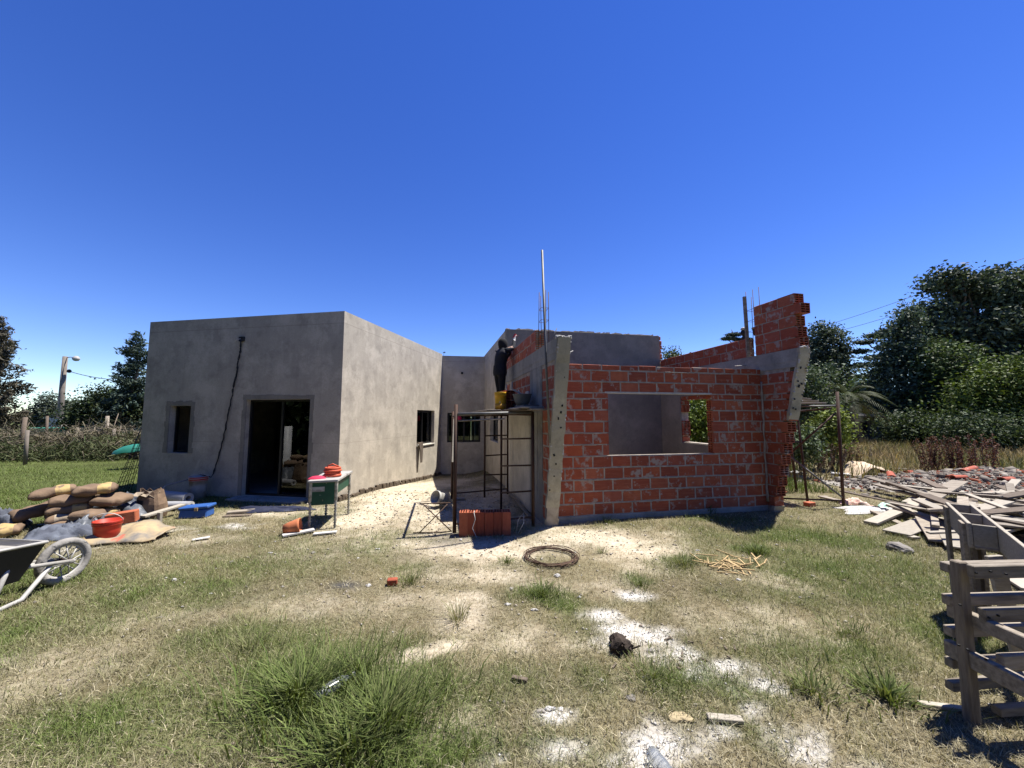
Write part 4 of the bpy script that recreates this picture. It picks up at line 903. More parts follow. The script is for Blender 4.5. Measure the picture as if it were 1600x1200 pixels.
# brush on the left fence
def brush(name, A, Bp, n, hgt, wd_, c1, c2, label, seed, L=(.3,.9)):
    rng = np.random.default_rng(seed); f = rng.random(n); A = np.array(A); Bp = np.array(Bp); P = A+(Bp-A)*f[:, None]; P[:, 1] += rng.normal(0, wd_, n); P[:, 2] = rng.random(n)**1.2*hgt*(.55+.6*vnoise(P[:, 0]*1.1, P[:, 1]*0+seed, 5))
    d = rng.normal(size=(n,3))*np.array([1,.6,.65]); d /= np.linalg.norm(d,axis=1,keepdims=True); l = rng.uniform(L[0],L[1],n)[:, None]; w_ = rng.uniform(.006,.018,n)[:, None]
    b_ = np.cross(d, rng.normal(size=(n,3))); b_ /= np.linalg.norm(b_,axis=1,keepdims=True); mid = P+d*l*.5+rng.normal(size=(n,3))*.1; e = P+d*l+rng.normal(size=(n,3))*.12-np.array([0,0,.12]); P[:,2]=np.maximum(P[:,2],.0); e[:,2]=np.maximum(e[:,2],.02)
    V = np.stack([P-b_*w_, P+b_*w_, mid+b_*w_*.8, mid-b_*w_*.8, e], 1).reshape(-1,3); base = np.arange(n)[:,None]*5
    F_ = np.concatenate([base+np.array([[0,1,2]]), base+np.array([[0,2,3]]), base+np.array([[3,2,4]])],0); t_ = rng.random((n,1)); C = np.array(c1)*(1-t_)+np.array(c2)*t_
    o = npmesh(name, V, F_, MT['twig'], colors=np.repeat(C[:,None,:],5,1).reshape(-1,3)); return tag(o, label, 'brush', kind='stuff')
brush('dry_brush', (-30,15.2,0), (-9.0,17.2,0), 22000, 1.25, .55, (.19,.155,.12), (.10,.10,.055), 'tangled dry vines and brush smothering the left fence', 61)
brush('green_creeper', (-30,14.6,0), (-15.0,15.6,0), 7000, .9, .45, (.05,.07,.03), (.11,.12,.06), 'greenish creeper low on the left fence', 62, (.12,.4))

# ------------------------------------------------------------------ more materials
MT['redplastic'] = mat('red plastic', (.42,.035,.018), (.34,.03,.016), 8, .45, .05); MT['yellow'] = mat('yellow plastic', (.62,.36,.02), (.5,.27,.015), 8, .45, .05, spots=((.45,.40,.33), 9, .6))
MT['blue'] = mat('blue plastic', (.035,.11,.34), (.025,.08,.26), 6, .5, .05); MT['bag'] = mat('brown paper sack', (.20,.135,.085), (.13,.088,.058), 5, .85, .5, 22, .012)
MT['bagprint'] = mat('yellow printed sack paper', (.44,.32,.13), (.34,.24,.11), 7, .8, .4, 22, .01, spots=((.19,.13,.085), 7, .54)); MT['bagpale'] = mat('pale sack paper', (.33,.27,.195), (.22,.175,.125), 5, .85, .5, 22, .012)
MT['tarp'] = mat('grey black plastic sheet', (.115,.125,.14), (.05,.055,.065), 4, .45, .6, 14, .02, spec=.4); MT['denim'] = mat('grey blue cloth', (.12,.135,.165), (.06,.066,.085), 6, .9, .5, 30, .01)
MT['greenpaint'] = mat('chipped dark green paint', (.018,.085,.050), (.012,.055,.034), 5, .5, .15, 30, spots=((.45,.43,.38), 7, .66)); MT['terracotta'] = mat('terracotta', (.50,.17,.075), (.38,.12,.05), 7, .85, .3)
MT['orange'] = mat('orange corrugated conduit', (.55,.10,.045), (.45,.08,.035), 8, .6, .1); MT['green_net'] = mat('green shade netting', (.02,.18,.13), (.015,.13,.10), 6, .8, .3)
MT['cement'] = mat('dried cement', (.33,.315,.285), (.22,.21,.19), 7, .95, .5, 25, .01); MT['cable'] = mat('black cable', (.02,.02,.022), None, 5, .6); MT['cloth_dark'] = mat('dark work clothes', (.009,.009,.011), (.016,.015,.017), 9, .95, .4, 40, .006)
MT['skin'] = mat('skin', (.33,.19,.13), None, 5, .6); MT['glove'] = mat('white glove', (.70,.68,.64), None, 8, .9); MT['jacket'] = mat('dark navy jacket', (.012,.0125,.017), (.022,.022,.027), 7, .9, .4, 30, .006)
MT['poleconc'] = mat('concrete pole', (.20,.172,.145), (.14,.12,.10), 4, .95, .3, 20); MT['tin'] = mat('white painted tin', (.42,.405,.375), (.29,.28,.26), 6, .5, .2, spots=((.22,.21,.19), 5, .58))
MT['paper'] = mat('white scrap', (.48,.465,.44), (.36,.35,.33), 10, .9, .3); MT['stone'] = mat('rubble stone', (.24,.22,.195), (.16,.148,.13), 7, .95, .6, 25, .02, rnd=.3)
MT['rubble'] = attr_mat('rubble pieces', .95, 0, .1, fine=14); MT['reddish'] = mat('red roof tile', (.36,.085,.045), (.27,.065,.038), 6, .8, .3, rnd=.15, spots=((.42,.36,.30), 8, .62))
MT['pipew'] = mat('white plastic pipe', (.74,.73,.70), None, 6, .4, 0); MT['shadecloth'] = mat('pink cloth', (.55,.03,.08), None, 6, .8); MT['roll'] = mat('silver grey membrane roll', (.36,.36,.37), (.25,.25,.26), 10, .5, .3)
MT['straw'] = mat('straw coloured stick', (.42,.31,.16), (.30,.21,.10), 6, .9, .3, rnd=.2); MT['burnt'] = mat('charred lump', (.018,.014,.011), (.05,.035,.025), 12, .9, .6, 40, .01)
MT['shedwall'] = mat('weathered shed wall', (.16,.145,.135), (.11,.10,.095), 3, .95, .4); MT['shedroof'] = mat('old roof sheet', (.13,.12,.115), (.09,.085,.08), 3, .8, .2)
def gz(p): return Vector((p[0], p[1], float(gh(p[0], p[1]))))
def GG(px, py): p = G(px, py); return gz(p)
def solo(mb, name, label, cat, mat_, loc, grp=None, bevel=0):
    o = mb.build(name, mat_, loc=tuple(loc), bevel=bevel); return tag(o, label, cat, grp)
RZ = lambda a: Matrix.Rotation(a, 3, 'Z'); RX = lambda a: Matrix.Rotation(a, 3, 'X'); RY = lambda a: Matrix.Rotation(a, 3, 'Y')
R4 = random.Random(99)

# ------------------------------------------------------------------ left wall cable, bucket, sacks
pw = [LF(*Lu(px, py)[:1], -.02, Lu(px, py)[1]) for px, py in ((379,530),(378,545),(374,565),(371,585),(366,610),(360,640),(354,670),(347,700),(340,725),(334,745))]
bk = GG(335, 800); bk = LF(Lu(335, 700)[0], -.30, 0); bk = gz(bk)
cab = thing('electric_cable', 'twisted black electric cable hanging down the shaded plaster wall', 'cable', pw[0])
r = random.Random(2)
for q in range(3):
    pts = []
    for i in range(len(pw)-1):
        for k in range(4): pts.append(pw[i].lerp(pw[i+1], k/4)+Vector((r.uniform(-.016,.016), -.012+r.uniform(-.012,.01), r.uniform(-.01,.01))))
    pts.append(pw[-1]+Vector((0,-.05,0))); pts.append(bk+Vector((-.04+.05*q, .02, .50)))
    mb = MB(); mb.tube(pts, .0085, 6); mb.build('wire', MT['cable'], cab)
mb = MB(); mb.box(pw[0], (.13,.04,.10), RZ(-AL)); mb.build('junction_box', MT['cable'], cab, bevel=.006)
mb = MB(); mb.tube([pw[0]+Vector((0,-.03,.0)), pw[0]+Vector((-.06,-.06,-.02)), pw[0]+Vector((-.13,-.05,-.09))], .007, 6); mb.build('white_tail', MT['white'], cab)
def bucket(name, label, base, r0, r1, h, m, cat='bucket', handle=None, band=None, tilt=None, inner=None, grp=None):
    base = Vector(base); t_ = thing(name, label, cat, base, grp); R = tilt
    wl = .006; mb = MB(); mb.lathe([(0.001,0),(r0,0),(r0+(r1-r0)*.55,h*.55),(r0+(r1-r0)*.80,h*.80),(r1-.001,h*.80),(r1+.004,h*.83),(r1,h*.86),(r1+.002,h*.90),(r1+.008,h*.92),(r1+.001,h*.95),(r1+.009,h),(r1-wl,h),(r0-wl,.012),(.001,.012)], base, 24, R)
    mb.build('pail', m, t_)
    if band:
        mb = MB(); a, b_ = band[0], band[1]; ra = r0+(r1-r0)*a+.002; rb = r0+(r1-r0)*b_+.003; mb.lathe([(ra,h*a),(ra+.004,h*a),(rb+.004,h*b_),(rb,h*b_)], base, 24, R); mb.build('band', band[2], t_)
    if handle:
        mb = MB(); pts = [Vector((cos(a)*r1*1.03, handle[0]*sin(a)*r1*1.0, h*.93+handle[1]*sin(a)*r1)) for a in [pi*k/12 for k in range(13)]]
        if handle[2]: pts = [RZ(handle[2]) @ p for p in pts]
        mb.tube([base+(R @ p if R is not None else p) for p in pts], .006, 6); mb.build('handle', MT['white'], t_)
    if inner:
        mb = MB(); mb.lathe([(.001,h*inner[0]),(r0+(r1-r0)*inner[0]-wl,h*inner[0])], base, 24, R); mb.build('contents', inner[1], t_)
    return t_
bucket('paint_bucket', 'white pail with a red rim against the plaster wall holding the cable end', bk, .135, .16, .46, MT['tin'], band=(.80,.99,MT['redplastic']), handle=(-.3,.5,.4), inner=(.9,MT['cement']))
rb = GG(166, 843)
bucket('red_bucket', 'bright red bucket with a white handle in front of the grey sheets', rb, .12, .15, .28, MT['redplastic'], handle=(-.55,.85,.5))
mb = MB(); p = GG(190, 824); mb.box(p+Vector((0,0,.16)), (.34,.17,.17), RZ(.5) @ RY(-.1)); solo(mb, 'hollow_brick', 'orange red hollow brick behind the red bucket', 'brick', MT['brick_clean'], p, bevel=.01)

# cement sacks
def sack_mesh(seed):
    r = random.Random(seed); me = bpy.data.meshes.new('sack'); nu, nv = 16, 10; V = []; F_ = []
    L, W, T = .47, .34, .15
    for i in range(nu+1):
        f = i/nu; u = (f-.5)*L; prof = (1-abs(2*f-1)**7)**.4 if 0 < f < 1 else 0; prof = max(prof, .42)
        wprof = .86+.14*prof
        for j in range(nv*2):
            a = 2*pi*j/(nv*2); cx, sz = cos(a), sin(a)
            y = W/2*wprof*math.copysign(abs(cx)**.65, cx); z = T/2*prof*math.copysign(abs(sz)**.8, sz)
            wob = .009*sin(u*31+seed+y*17)+.007*sin(y*47+seed*2+u*12); V.append((u+r.uniform(-.003,.003), y+wob*.8, z+wob*prof+T/2))
    m_ = nv*2
    for i in range(nu):
        for j in range(m_): F_.append((i*m_+j, i*m_+(j+1)%m_, (i+1)*m_+(j+1)%m_, (i+1)*m_+j))
    F_.append(tuple(reversed(range(m_)))); F_.append(tuple(nu*m_+j for j in range(m_)))
    me.from_pydata(V, [], F_); me.polygons.foreach_set('use_smooth', [True]*len(F_))
    for q in (MT['bag'], MT['bagprint'], MT['bagpale']): me.materials.append(q)
    mi = []
    for i in range(nu):
        for j in range(m_): mi.append(1 if 9 <= i <= 13 and (seed % 3) else (2 if seed % 4 == 1 and 3 <= i <= 9 else 0))
    mi += [0, 0]; me.polygons.foreach_set('material_index', mi); me.update(); return me
sk = [sack_mesh(k) for k in range(6)]
def sack(pos, rz, tilt, label, k):
    o = bpy.data.objects.new('cement_sack', sk[k % 6]); COL.objects.link(o); o.location = pos; o.rotation_euler = (tilt[0], tilt[1], rz); tag(o, label, 'sack', 'paper sacks of cement stacked on the grass'); WL[o] = Vector(pos); return o
sb = GG(95, 828); kx = sb.y/FPX
def sp(px, py): q = VY(px, py, sb.y); return q
lay = [((100,826),.10,(0,0),'lowest full cement sack of the left stack'),((98,812),.12,(0,-.03),'second cement sack from the bottom of the left stack'),((96,799),.08,(0,-.04),'third cement sack from the bottom of the left stack with yellow print'),
       ((97,786),.15,(0,-.03),'fourth cement sack from the bottom of the left stack'),((66,774),.1,(.03,-.16),'pale slumped cement sack on top of the left stack')]
for i, ((px, py), rz, tl, lb) in enumerate(lay):
    q = sp(px-14, py); sack((q.x+.1, sb.y+.1+.02*i, max(.0, q.z-.06)), rz+.72, tl, lb, i)
for i, ((px, py), rz, tl, lb, dy) in enumerate([((126,771),.12,(0,-.06),'upper cement sack lying half on the right stack',.25),((140,790),1.2,(.1,.0),'brown cement sack standing under the upper right sack',.35),((138,808),1.0,(0,.05),'lower cement sack at the right end by the grey sheets',.12),
        ((45,832),.15,(0,-.02),'cement sack lying on the grass in front of the left stack',-.35),((34,805),.5,(.1,-.2),'dark slumped cement sack behind the wheelbarrow',.2),((60,812),.2,(0,-.02),'dark cement sack at the back left of the stack',.42),((66,798),.15,(0,-.02),'second dark cement sack at the back left of the stack',.42),((75,786),.15,(0,0),'third dark cement sack at the back left of the stack',.44)]):
    q = sp(px-4, py); sack((q.x, sb.y+dy, max(0, q.z-.06)), rz+.6, tl, lb, i+2)

# crumpled sheets
def crumple(name, label, px, py, wx, wy, hgt, m, seed, cat='sheet', rz=0, n=26, grp=None):
    c = GG(px, py); rng = np.random.default_rng(seed); us = np.linspace(-1,1,n); U, V_ = np.meshgrid(us, us)
    R_ = np.clip(1-(np.abs(U)**2.6+np.abs(V_)**2.6)**.5, 0, 1)
    ed = 1+.25*np.sin(np.arctan2(V_, U)*3+seed)+.12*np.sin(np.arctan2(V_, U)*7+seed*2)
    rid = lambda f, s_: 1-np.abs(2*fbm(U*f+s_*1.3, V_*f*1.2+s_, s_, 2)-1)*2.2
    h = hgt*(R_**.5)*np.clip(.30+.45*fbm(U*1.6+seed, V_*1.6, seed, 2)+.42*rid(2.4, seed+3)+.16*rid(5.5, seed+9), .02, 1.3)
    X_ = U*wx*.5*ed; Y_ = V_*wy*.5*ed; xr = X_*cos(rz)-Y_*sin(rz)+c.x; yr = X_*sin(rz)+Y_*cos(rz)+c.y
    Z_ = gh(xr, yr)+.012+h; idx = np.arange(n*n).reshape(n,n); F_ = np.stack([idx[:-1,:-1],idx[:-1,1:],idx[1:,1:],idx[1:,:-1]],-1).reshape(-1,4)
    o = npmesh(name, np.stack([xr,yr,Z_],-1).reshape(-1,3), F_, m, smooth=False, loc=tuple(c)); return tag(o, label, cat, grp)
crumple('plastic_sheet', 'crumpled dark grey plastic sheet between the sacks and the paper bag', 184, 808, 1.15, .75, .42, MT['tarp'], 3, n=30)
crumple('plastic_sheet', 'grey plastic sheet bunched left of the red bucket', 138, 828, .55, .5, .28, MT['tarp'], 5, n=24)
crumple('work_trousers', 'crumpled grey blue cloth lying in front of the lowest sack', 92, 838, .72, .5, .20, MT['denim'], 7, 'cloth', .2, n=26)
crumple('work_jacket', 'dark blue cloth heap behind the wheelbarrow at the left edge', 2, 826, .6, .5, .30, MT['denim'], 9, 'cloth')

c = GG(205, 840); n = 15; us = np.linspace(-1,1,n); U, V_ = np.meshgrid(us, us); ed = 1+.10*np.sin(np.arctan2(V_, U)*5+1)+.06*np.sin(np.arctan2(V_, U)*11)
h = .03+.11*np.clip(V_+.3, 0, 2)*(1-U**2)+.07*(1-V_**2)*np.abs(np.sin(U*3.1+1))+.05*np.abs(fbm(U*2.5, V_*2.5, 7, 2)-.5)*2; X_ = U*.42*ed; Y_ = V_*.27*ed; xr = c.x+X_*cos(.3)-Y_*sin(.3); yr = c.y+X_*sin(.3)+Y_*cos(.3)
idx = np.arange(n*n).reshape(n,n); F_ = np.stack([idx[:-1,:-1],idx[:-1,1:],idx[1:,1:],idx[1:,:-1]],-1).reshape(-1,4)
ps = npmesh('paper_sheet', np.stack([xr,yr,gh(xr,yr)+h],-1).reshape(-1,3), F_, mat('printed torn paper', (.40,.30,.16), (.13,.125,.12), 4.5, .85, .3, 20, .01, spots=((.42,.12,.08), 3, .6)), loc=tuple(c)); tag(ps, 'flattened torn cement paper sack in front of the red bucket', 'sack'); ps.modifiers.new('s','SOLIDIFY').thickness = .008
crumple('plastic_sheet', 'dark plastic sheet spread under the rolls by the wall', 215, 797, 1.0, .5, .16, MT['tarp'], 12)
crumple('plastic_sheet', 'blue black plastic sheet lying on the doorway threshold', 425, 796, 1.25, .34, .07, mat('blue black plastic', (.035,.04,.07), (.02,.022,.04), 5, .45, .4, 14, .02), 14)
crumple('plastic_bag', 'thin white plastic sheet on the grass by the wood pile', 1362, 797, 1.05, .42, .08, MT['paper'], 15, 'plastic')
crumple('plastic_bag', 'green and white plastic wrapping beside the white sheet', 1392, 790, .45, .22, .09, mat('pale green plastic', (.25,.55,.40), (.5,.62,.55), 5, .5, .2), 16, 'plastic')
crumple('torn_sack', 'torn pinkish paper scraps at the foot of the right scaffold', 1332, 786, .42, .3, .12, mat('pinkish paper', (.55,.30,.24), (.6,.5,.42), 6, .9, .3), 17, 'paper')
# upright paper bag
pb_ = GG(236, 806); t_ = thing('paper_bag', 'open brown paper cement bag standing upright with a torn top', 'bag', pb_); n = 14; V = []; F_ = []; r = random.Random(3)
lv = [(0,.20,.13),(.10,.215,.15),(.22,.205,.145),(.32,.19,.13),(.39,.17,.11),(.44,.15,.10)]
for k, (z, a, b_) in enumerate(lv):
    for j in range(n):
        an = 2*pi*j/n; jag = r.uniform(-.05,.06) if k == len(lv)-1 else r.uniform(-.008,.008)
        V.append((pb_.x+a*math.copysign(abs(cos(an))**.6, cos(an))+r.uniform(-.01,.01)-.04*z, pb_.y+b_*math.copysign(abs(sin(an))**.6, sin(an)), pb_.z+z+jag))
F_ = [(k*n+j, k*n+(j+1)%n, (k+1)*n+(j+1)%n, (k+1)*n+j) for k in range(len(lv)-1) for j in range(n)]
mb = MB(); mb.add(V, F_); bg_ = mb.build('bag_body', MT['bag'], t_); bg_.modifiers.new('s', 'SOLIDIFY').thickness = .006
mb = MB(); mb.add([(pb_.x-.13,pb_.y-.153,pb_.z+.13),(pb_.x-.02,pb_.y-.157,pb_.z+.12),(pb_.x-.02,pb_.y-.150,pb_.z+.30),(pb_.x-.11,pb_.y-.147,pb_.z+.31)], [(0,1,2,3)]); mb.build('print_patch', MT['cable'], t_)
for q in range(3):
    mb = MB(); c = pb_+Vector((-.10+.09*q, -.10+.05*q, .43)); mb.add([c+Vector((-.08,0,.0)), c+Vector((.07,-.02,.01)), c+Vector((.05,-.11,-.05-.02*q)), c+Vector((-.04,-.12,-.04))], [(0,1,2,3)]); mb.build('torn_flap', MT['bagpale'], t_)
# rolls, blue box, planks
def roll(a, b_, rad, label):
    a = Vector(a); b_ = Vector(b_); t_ = thing('membrane_roll', label, 'roll', a, 'rolls of membrane by the wall'); mb = MB(); mb.tube([a, b_], rad, 18, cap=False); x_ = (b_-a).normalized()
    mb.tube([a, b_], rad*.45, 14, cap=False); mb.build('sheet_roll', MT['roll'], t_)
    mb = MB(); o_ = x_.orthogonal().normalized(); p_ = x_.cross(o_)
    for end in (a, b_):
        ri = [end+(o_*cos(2*pi*k/18)+p_*sin(2*pi*k/18))*rad for k in range(18)]; rj = [end+(o_*cos(2*pi*k/18)+p_*sin(2*pi*k/18))*rad*.45 for k in range(18)]
        mb.add(ri+rj, [(k,(k+1)%18,18+(k+1)%18,18+k) for k in range(18)])
    mb.build('roll_end', MT['paper'], t_)
g1 = GG(276, 792); roll(g1+Vector((0,.25,.12)), g1+Vector((-.75,.45,.14)), .105, 'upper silver grey membrane roll by the plaster wall')
g1 = GG(295, 797); roll(g1+Vector((0,.05,.085)), g1+Vector((-.85,.05,.085)), .075, 'lower grey roll on the ground beside the blue box')
bx_ = GG(308, 806); t_ = thing('blue_crate', 'blue plastic tool box in front of the white pail', 'box', bx_); mb = MB()
mb.hexa([bx_+RZ(.2) @ Vector(q) for q in ((-.22,-.13,0),(.20,-.13,0),(.20,.13,0),(-.22,.13,0),(-.20,-.12,.14),(.19,-.12,.14),(.19,.12,.14),(-.20,.12,.14))]); mb.build('case', MT['blue'], t_, bevel=.015)
mb = MB(); mb.box(bx_+Vector((0,0,.165)), (.44,.27,.045), RZ(.2) @ RY(-.06)); mb.build('lid', MT['blue'], t_, bevel=.012)
mb = MB(); mb.box(bx_+RZ(.2) @ Vector((.05,-.14,.145)), (.05,.02,.05), RZ(.2)); mb.build('latch', MT['straw'], t_)
def plank(name, label, a, b_, wd, thk, m, up=(0,0,1), grp=None, cat='plank', warp=0):
    mb = MB(); a = Vector(a); b_ = Vector(b_); mb.beam(a, b_, wd, thk, up); return solo(mb, name, label, cat, m, a, grp, bevel=.003)
def gp(px, py, dz=0): q = GG(px, py); q.z += dz; return q
plank('plank', 'pale plank propped in front of the rolls by the left wall', gp(222,816,.10), gp(285,802,.16), .12, .03, MT['wood_pale']); plank('wood_block', 'small wood block propping the pale plank', gp(249,816,0), gp(249,816,.16), .05, .05, MT['wood_pale'], up=(1,0,0))
plank('batten', 'thin batten on the grass behind the grey sheet', gp(145,793,.05), gp(240,775,.12), .05, .04, MT['wood']); plank('batten', 'second thin batten beside the paper bag', gp(190,792,.10), gp(232,780,.14), .04, .04, MT['wood_pale'])
plank('plank', 'flat board lying left of the doorway step', gp(355,802,.03), gp(398,798,.03), .16, .03, MT['wood']); plank('plank', 'second flat board under the one left of the doorway step', gp(350,806,.012), gp(392,804,.012), .12, .02, MT['wood_dark'])
mb = MB(); a = gp(256,782,.30); b_ = gp(302,778,.42); mb.tube([gp(245,787,.12), a, b_], .014, 8); t_ = solo(mb, 'paint_roller_pole', 'thin pole leaning on the wall above the rolls', 'pole', MT['cement'], a)
# rebar mesh leaning on the left end of the house
c0, c1 = GG(172, 784), LF(WF+.10, -.05, 0); c1 = gz(c1); top0 = LF(WF+.42, .35, 1.62); top1 = LF(WF+.04, .22, 1.66)
ms = thing('rebar_mesh', 'welded rebar mesh panel leaning on the left corner of the house', 'mesh panel', c0); nb = 7
for k in range(nb):
    f = k/(nb-1); mb = MB(); mb.tube([c0.lerp(c1, f), top0.lerp(top1, f)+Vector((0,0,.1*sin(k*2)))], .006, 5); mb.build('long_bar', MT['rebar'], ms)
for k in range(17):
    f = .03+k*.057; mb = MB(); mb.tube([c0.lerp(top0, f)+Vector((0,.008,.0)), c1.lerp(top1, f)+Vector((0,.008,.03*sin(k*1.7)))], .005, 5); mb.build('cross_bar', MT['rebar'], ms)

# ------------------------------------------------------------------ wheelbarrow
wc = GG(97, 908); WR = .225; ax = Vector((.985,-.12,0)).normalized(); hd = Vector((-ax.y, ax.x, 0)); hub = wc+Vector((0,0,WR-.01))
wb = thing('wheelbarrow', 'cement spattered wheelbarrow with spoked wheel cut by the left edge', 'wheelbarrow', wc)
def W(a, b_, c): return hub+ax*a+hd*b_+Vector((0,0,c))
mb = MB(); ring = [W(0, cos(2*pi*k/28)*(WR-.036), sin(2*pi*k/28)*(WR-.036)) for k in range(28)]; mb.tube(ring, .036, 10, closed=True); wheel = mb.build('wheel', mat('cement caked rubber', (.30,.285,.26), (.17,.16,.145), 9, .9, .6, 30, .01, spots=((.05,.05,.05), 11, .6)), wb)
mb = MB(); ring = [W(.0, cos(2*pi*k/28)*(WR-.066), sin(2*pi*k/28)*(WR-.066)) for k in range(28)]; mb.tube(ring, .015, 8, closed=True); mb.build('rim', MT['tin'], wheel)
mb = MB(); mb.tube([W(-.09,0,0), W(.09,0,0)], .022, 10); mb.build('hub', MT['rust'], wheel)
for k in range(18):
    a = 2*pi*k/18; mb = MB(); mb.tube([W(.05*(-1)**k,cos(a)*.02,sin(a)*.02), W(0,cos(a+.15)*(WR-.07),sin(a+.15)*(WR-.07))], .0065, 5); mb.build('spoke', MT['tin'], wheel)
for sg in (-1, 1):
    x = .10*sg; mb = MB(); mb.tube([W(x*.9,.02,0), W(x*1.1,-.18,.02), W(x*2.0,-.42,-.20+.02), W(x*2.4,-.62,-.195), W(x*2.5,-.70,-.16), W(x*2.5,-.74,.02), W(x*2.4,-.78,.22)], .02, 8); mb.build('leg', MT['tin'], wb)
    mb = MB(); mb.tube([W(x*.9,.02,0), W(x*1.6,-.35,.08), W(x*2.4,-.85,.20), W(x*2.8,-1.5,.34)], .018, 8); mb.build('handle', MT['cement'], wb)
    mb = MB(); mb.tube([W(x*1.8,-.50,.20), W(x*2.3,-.64,-.18)], .02, 8); mb.build('brace', MT['tin'], wb)
mb = MB(); lo = [(-.15,-.42,-.02),(.15,-.42,-.02),(.19,-.95,.0),(-.19,-.95,.0)]; hi = [(-.27,-.33,.30),(.27,-.33,.30),(.33,-1.12,.36),(-.33,-1.12,.36)]
lo = [W(*q) for q in lo]; hi = [W(*q) for q in hi]; mb.add(lo+hi, [(3,2,1,0),(0,1,5,4),(1,2,6,5),(2,3,7,6),(3,0,4,7)]); ty = mb.build('tray', [MT['tin'], MT['cable']], wb); sm_ = ty.modifiers.new('s','SOLIDIFY'); sm_.thickness = .012; sm_.offset = 1; sm_.material_offset = 1  # black second skin paints in the shade on the tray's underside
mb = MB(); mb.tube(hi+[hi[0]], .014, 8); mb.build('tray_rim', MT['tin'], wb)
mb = MB(); f_ = [lo[i].lerp(hi[i], .86) for i in range(4)]; mb.add(f_, [(0,1,2,3)]); mb.build('cement_load', MT['cement'], wb)

# ------------------------------------------------------------------ green desk and things around it
fl, fr, br = GG(483,826), GG(523,823), GG(544,803); bl_ = fl+(br-fr); DH = .72
desk = thing('green_desk', 'old dark green desk with turned spiral legs beside the plaster corner', 'desk', fl)
for q in (fl, fr, br, bl_):
    mb = MB(); prof = [(.022,.0)]
    for k in range(9): z = .02+k*.042; prof += [(.012,z),(.026,z+.021)]
    prof += [(.014,.40),(.026,.42),(.026,DH-.02)]; mb.lathe(prof, q, 10); mb.build('leg', mat('worn turned leg', (.10,.10,.08), (.5,.48,.42), 16, .6), desk)
ins = .03; mb = MB(); e1 = (fr-fl).normalized(); e2 = (bl_-fl).normalized()
def DK(a, b_, z): return fl+(fr-fl)*a+(bl_-fl)*b_+Vector((0,0,z))
def dbox(a0, a1, b0_, b1_, z0, z1, nm, m, bev=.004): mb = MB(); mb.hexa([DK(a0,b0_,z0),DK(a1,b0_,z0),DK(a1,b1_,z0),DK(a0,b1_,z0),DK(a0,b0_,z1),DK(a1,b0_,z1),DK(a1,b1_,z1),DK(a0,b1_,z1)]); return mb.build(nm, m, desk, bevel=bev)
dbox(.03,.97,-.02,.02,.36,DH-.025,'front_panel',MT['greenpaint']); dbox(.97,1.0,.05,.95,.50,DH-.025,'side_panel',MT['greenpaint']); dbox(0,.03,.05,.95,.40,DH-.025,'side_panel',MT['greenpaint']); dbox(.06,.94,.96,.99,.55,DH-.025,'back_panel',MT['greenpaint'])
dbox(-.10,1.10,-.07,1.07,DH-.022,DH+.012,'desktop',MT['tin']); dbox(.06,.55,-.029,-.021,.56,.63,'bare_patch',MT['tin'],0)
pt = DK(.62,.35,DH+.014); dr = thing('conduit_coil', 'coil of orange corrugated conduit on the green desk', 'conduit', pt)
for k in range(4):
    mb = MB(); rad = .12-.012*(k%2); mb.tube([pt+Vector((cos(2*pi*j/20)*rad, sin(2*pi*j/20)*rad*.8, .022+.036*k)) for j in range(20)], .019, 8, closed=True); mb.build('loop', MT['orange'], dr)
mb = MB(); mb.tube([pt+Vector((.1,0,.15)), pt+Vector((.02,-.05,.20)), pt+Vector((-.09,.02,.16))], .012, 6); mb.build('loose_end', MT['orange'], dr)
for q, (a, b_, m, nm, lb) in enumerate(((.12,.15,MT['shadecloth'],'work_glove','dark pink glove lying on the desk front'),(.30,.5,MT['paper'],'white_rag','white rag beside the conduit on the desk'))):
    c = DK(a,b_,DH+.013); mb = MB(); prof = [(.001,.045),(.05,.04),(.085,.02),(.10,0)]; mb.lathe(prof, c, 10, RZ(.4) @ Matrix.Diagonal((1.3,.7,1))); solo(mb, nm, lb, 'cloth', m, c)
po = GG(456, 832); mb = MB(); Rt = RZ(.3) @ RY(pi/2-.15); mb.lathe([(.001,-.11),(.06,-.11),(.085,-.02),(.105,.08),(.112,.11),(.098,.11),(.09,.07),(.05,-.09),(.001,-.09)], po+Vector((0,0,.10)), 18, Rt); solo(mb, 'clay_pot', 'overturned terracotta pot left of the green desk', 'pot', MT['terracotta'], po)
plank('plank', 'white painted board on the grass in front of the clay pot', gp(441,837,.03), gp(491,829,.04), .10, .025, MT['paper']); plank('plank', 'short white board on the grass right of the longer one', gp(490,834,.025), gp(526,832,.025), .09, .022, MT['paper'])

# ------------------------------------------------------------------ left scaffold
sa, sr, sbf, sbr, sc1, sc2 = GG(710,830), GG(706,779), GG(833,820), GG(783,796), GG(757,776), GG(793,771)
sca = thing('scaffold', 'rusty tubular scaffold with ladder frames against the left side of the brick room', 'scaffold', sa); PT = 1.745
def spost(base, ztop, rad, m=None, lean=(0,0)): mb = MB(); mb.tube([base-Vector((0,0,.02)), Vector((base.x+lean[0], base.y+lean[1], ztop))], rad, 8); return mb.build('post', m or MT['rust'], sca)
def srail(a, b_, rad, nm='rail', m=None): mb = MB(); mb.tube([a, b_], rad, 8); return mb.build(nm, m or MT['rust'], sca)
spost(sa, VY(710,632,sa.y).z, .028); spost(sr, 1.78, .024); spost(sbf, PT, .026); spost(sbr, PT, .02); spost(sc1, PT-.03, .02); spost(sc2, PT-.03, .022)
def zat(px, py, q): return VY(px, py, q.y).z
for pya, pyb in ((686,685),(728,727),(770,767)): srail(Vector((sbr.x,sbr.y,zat(783,pya,sbr))), Vector((sbf.x,sbf.y,zat(833,pyb,sbf))), .014, 'rung')
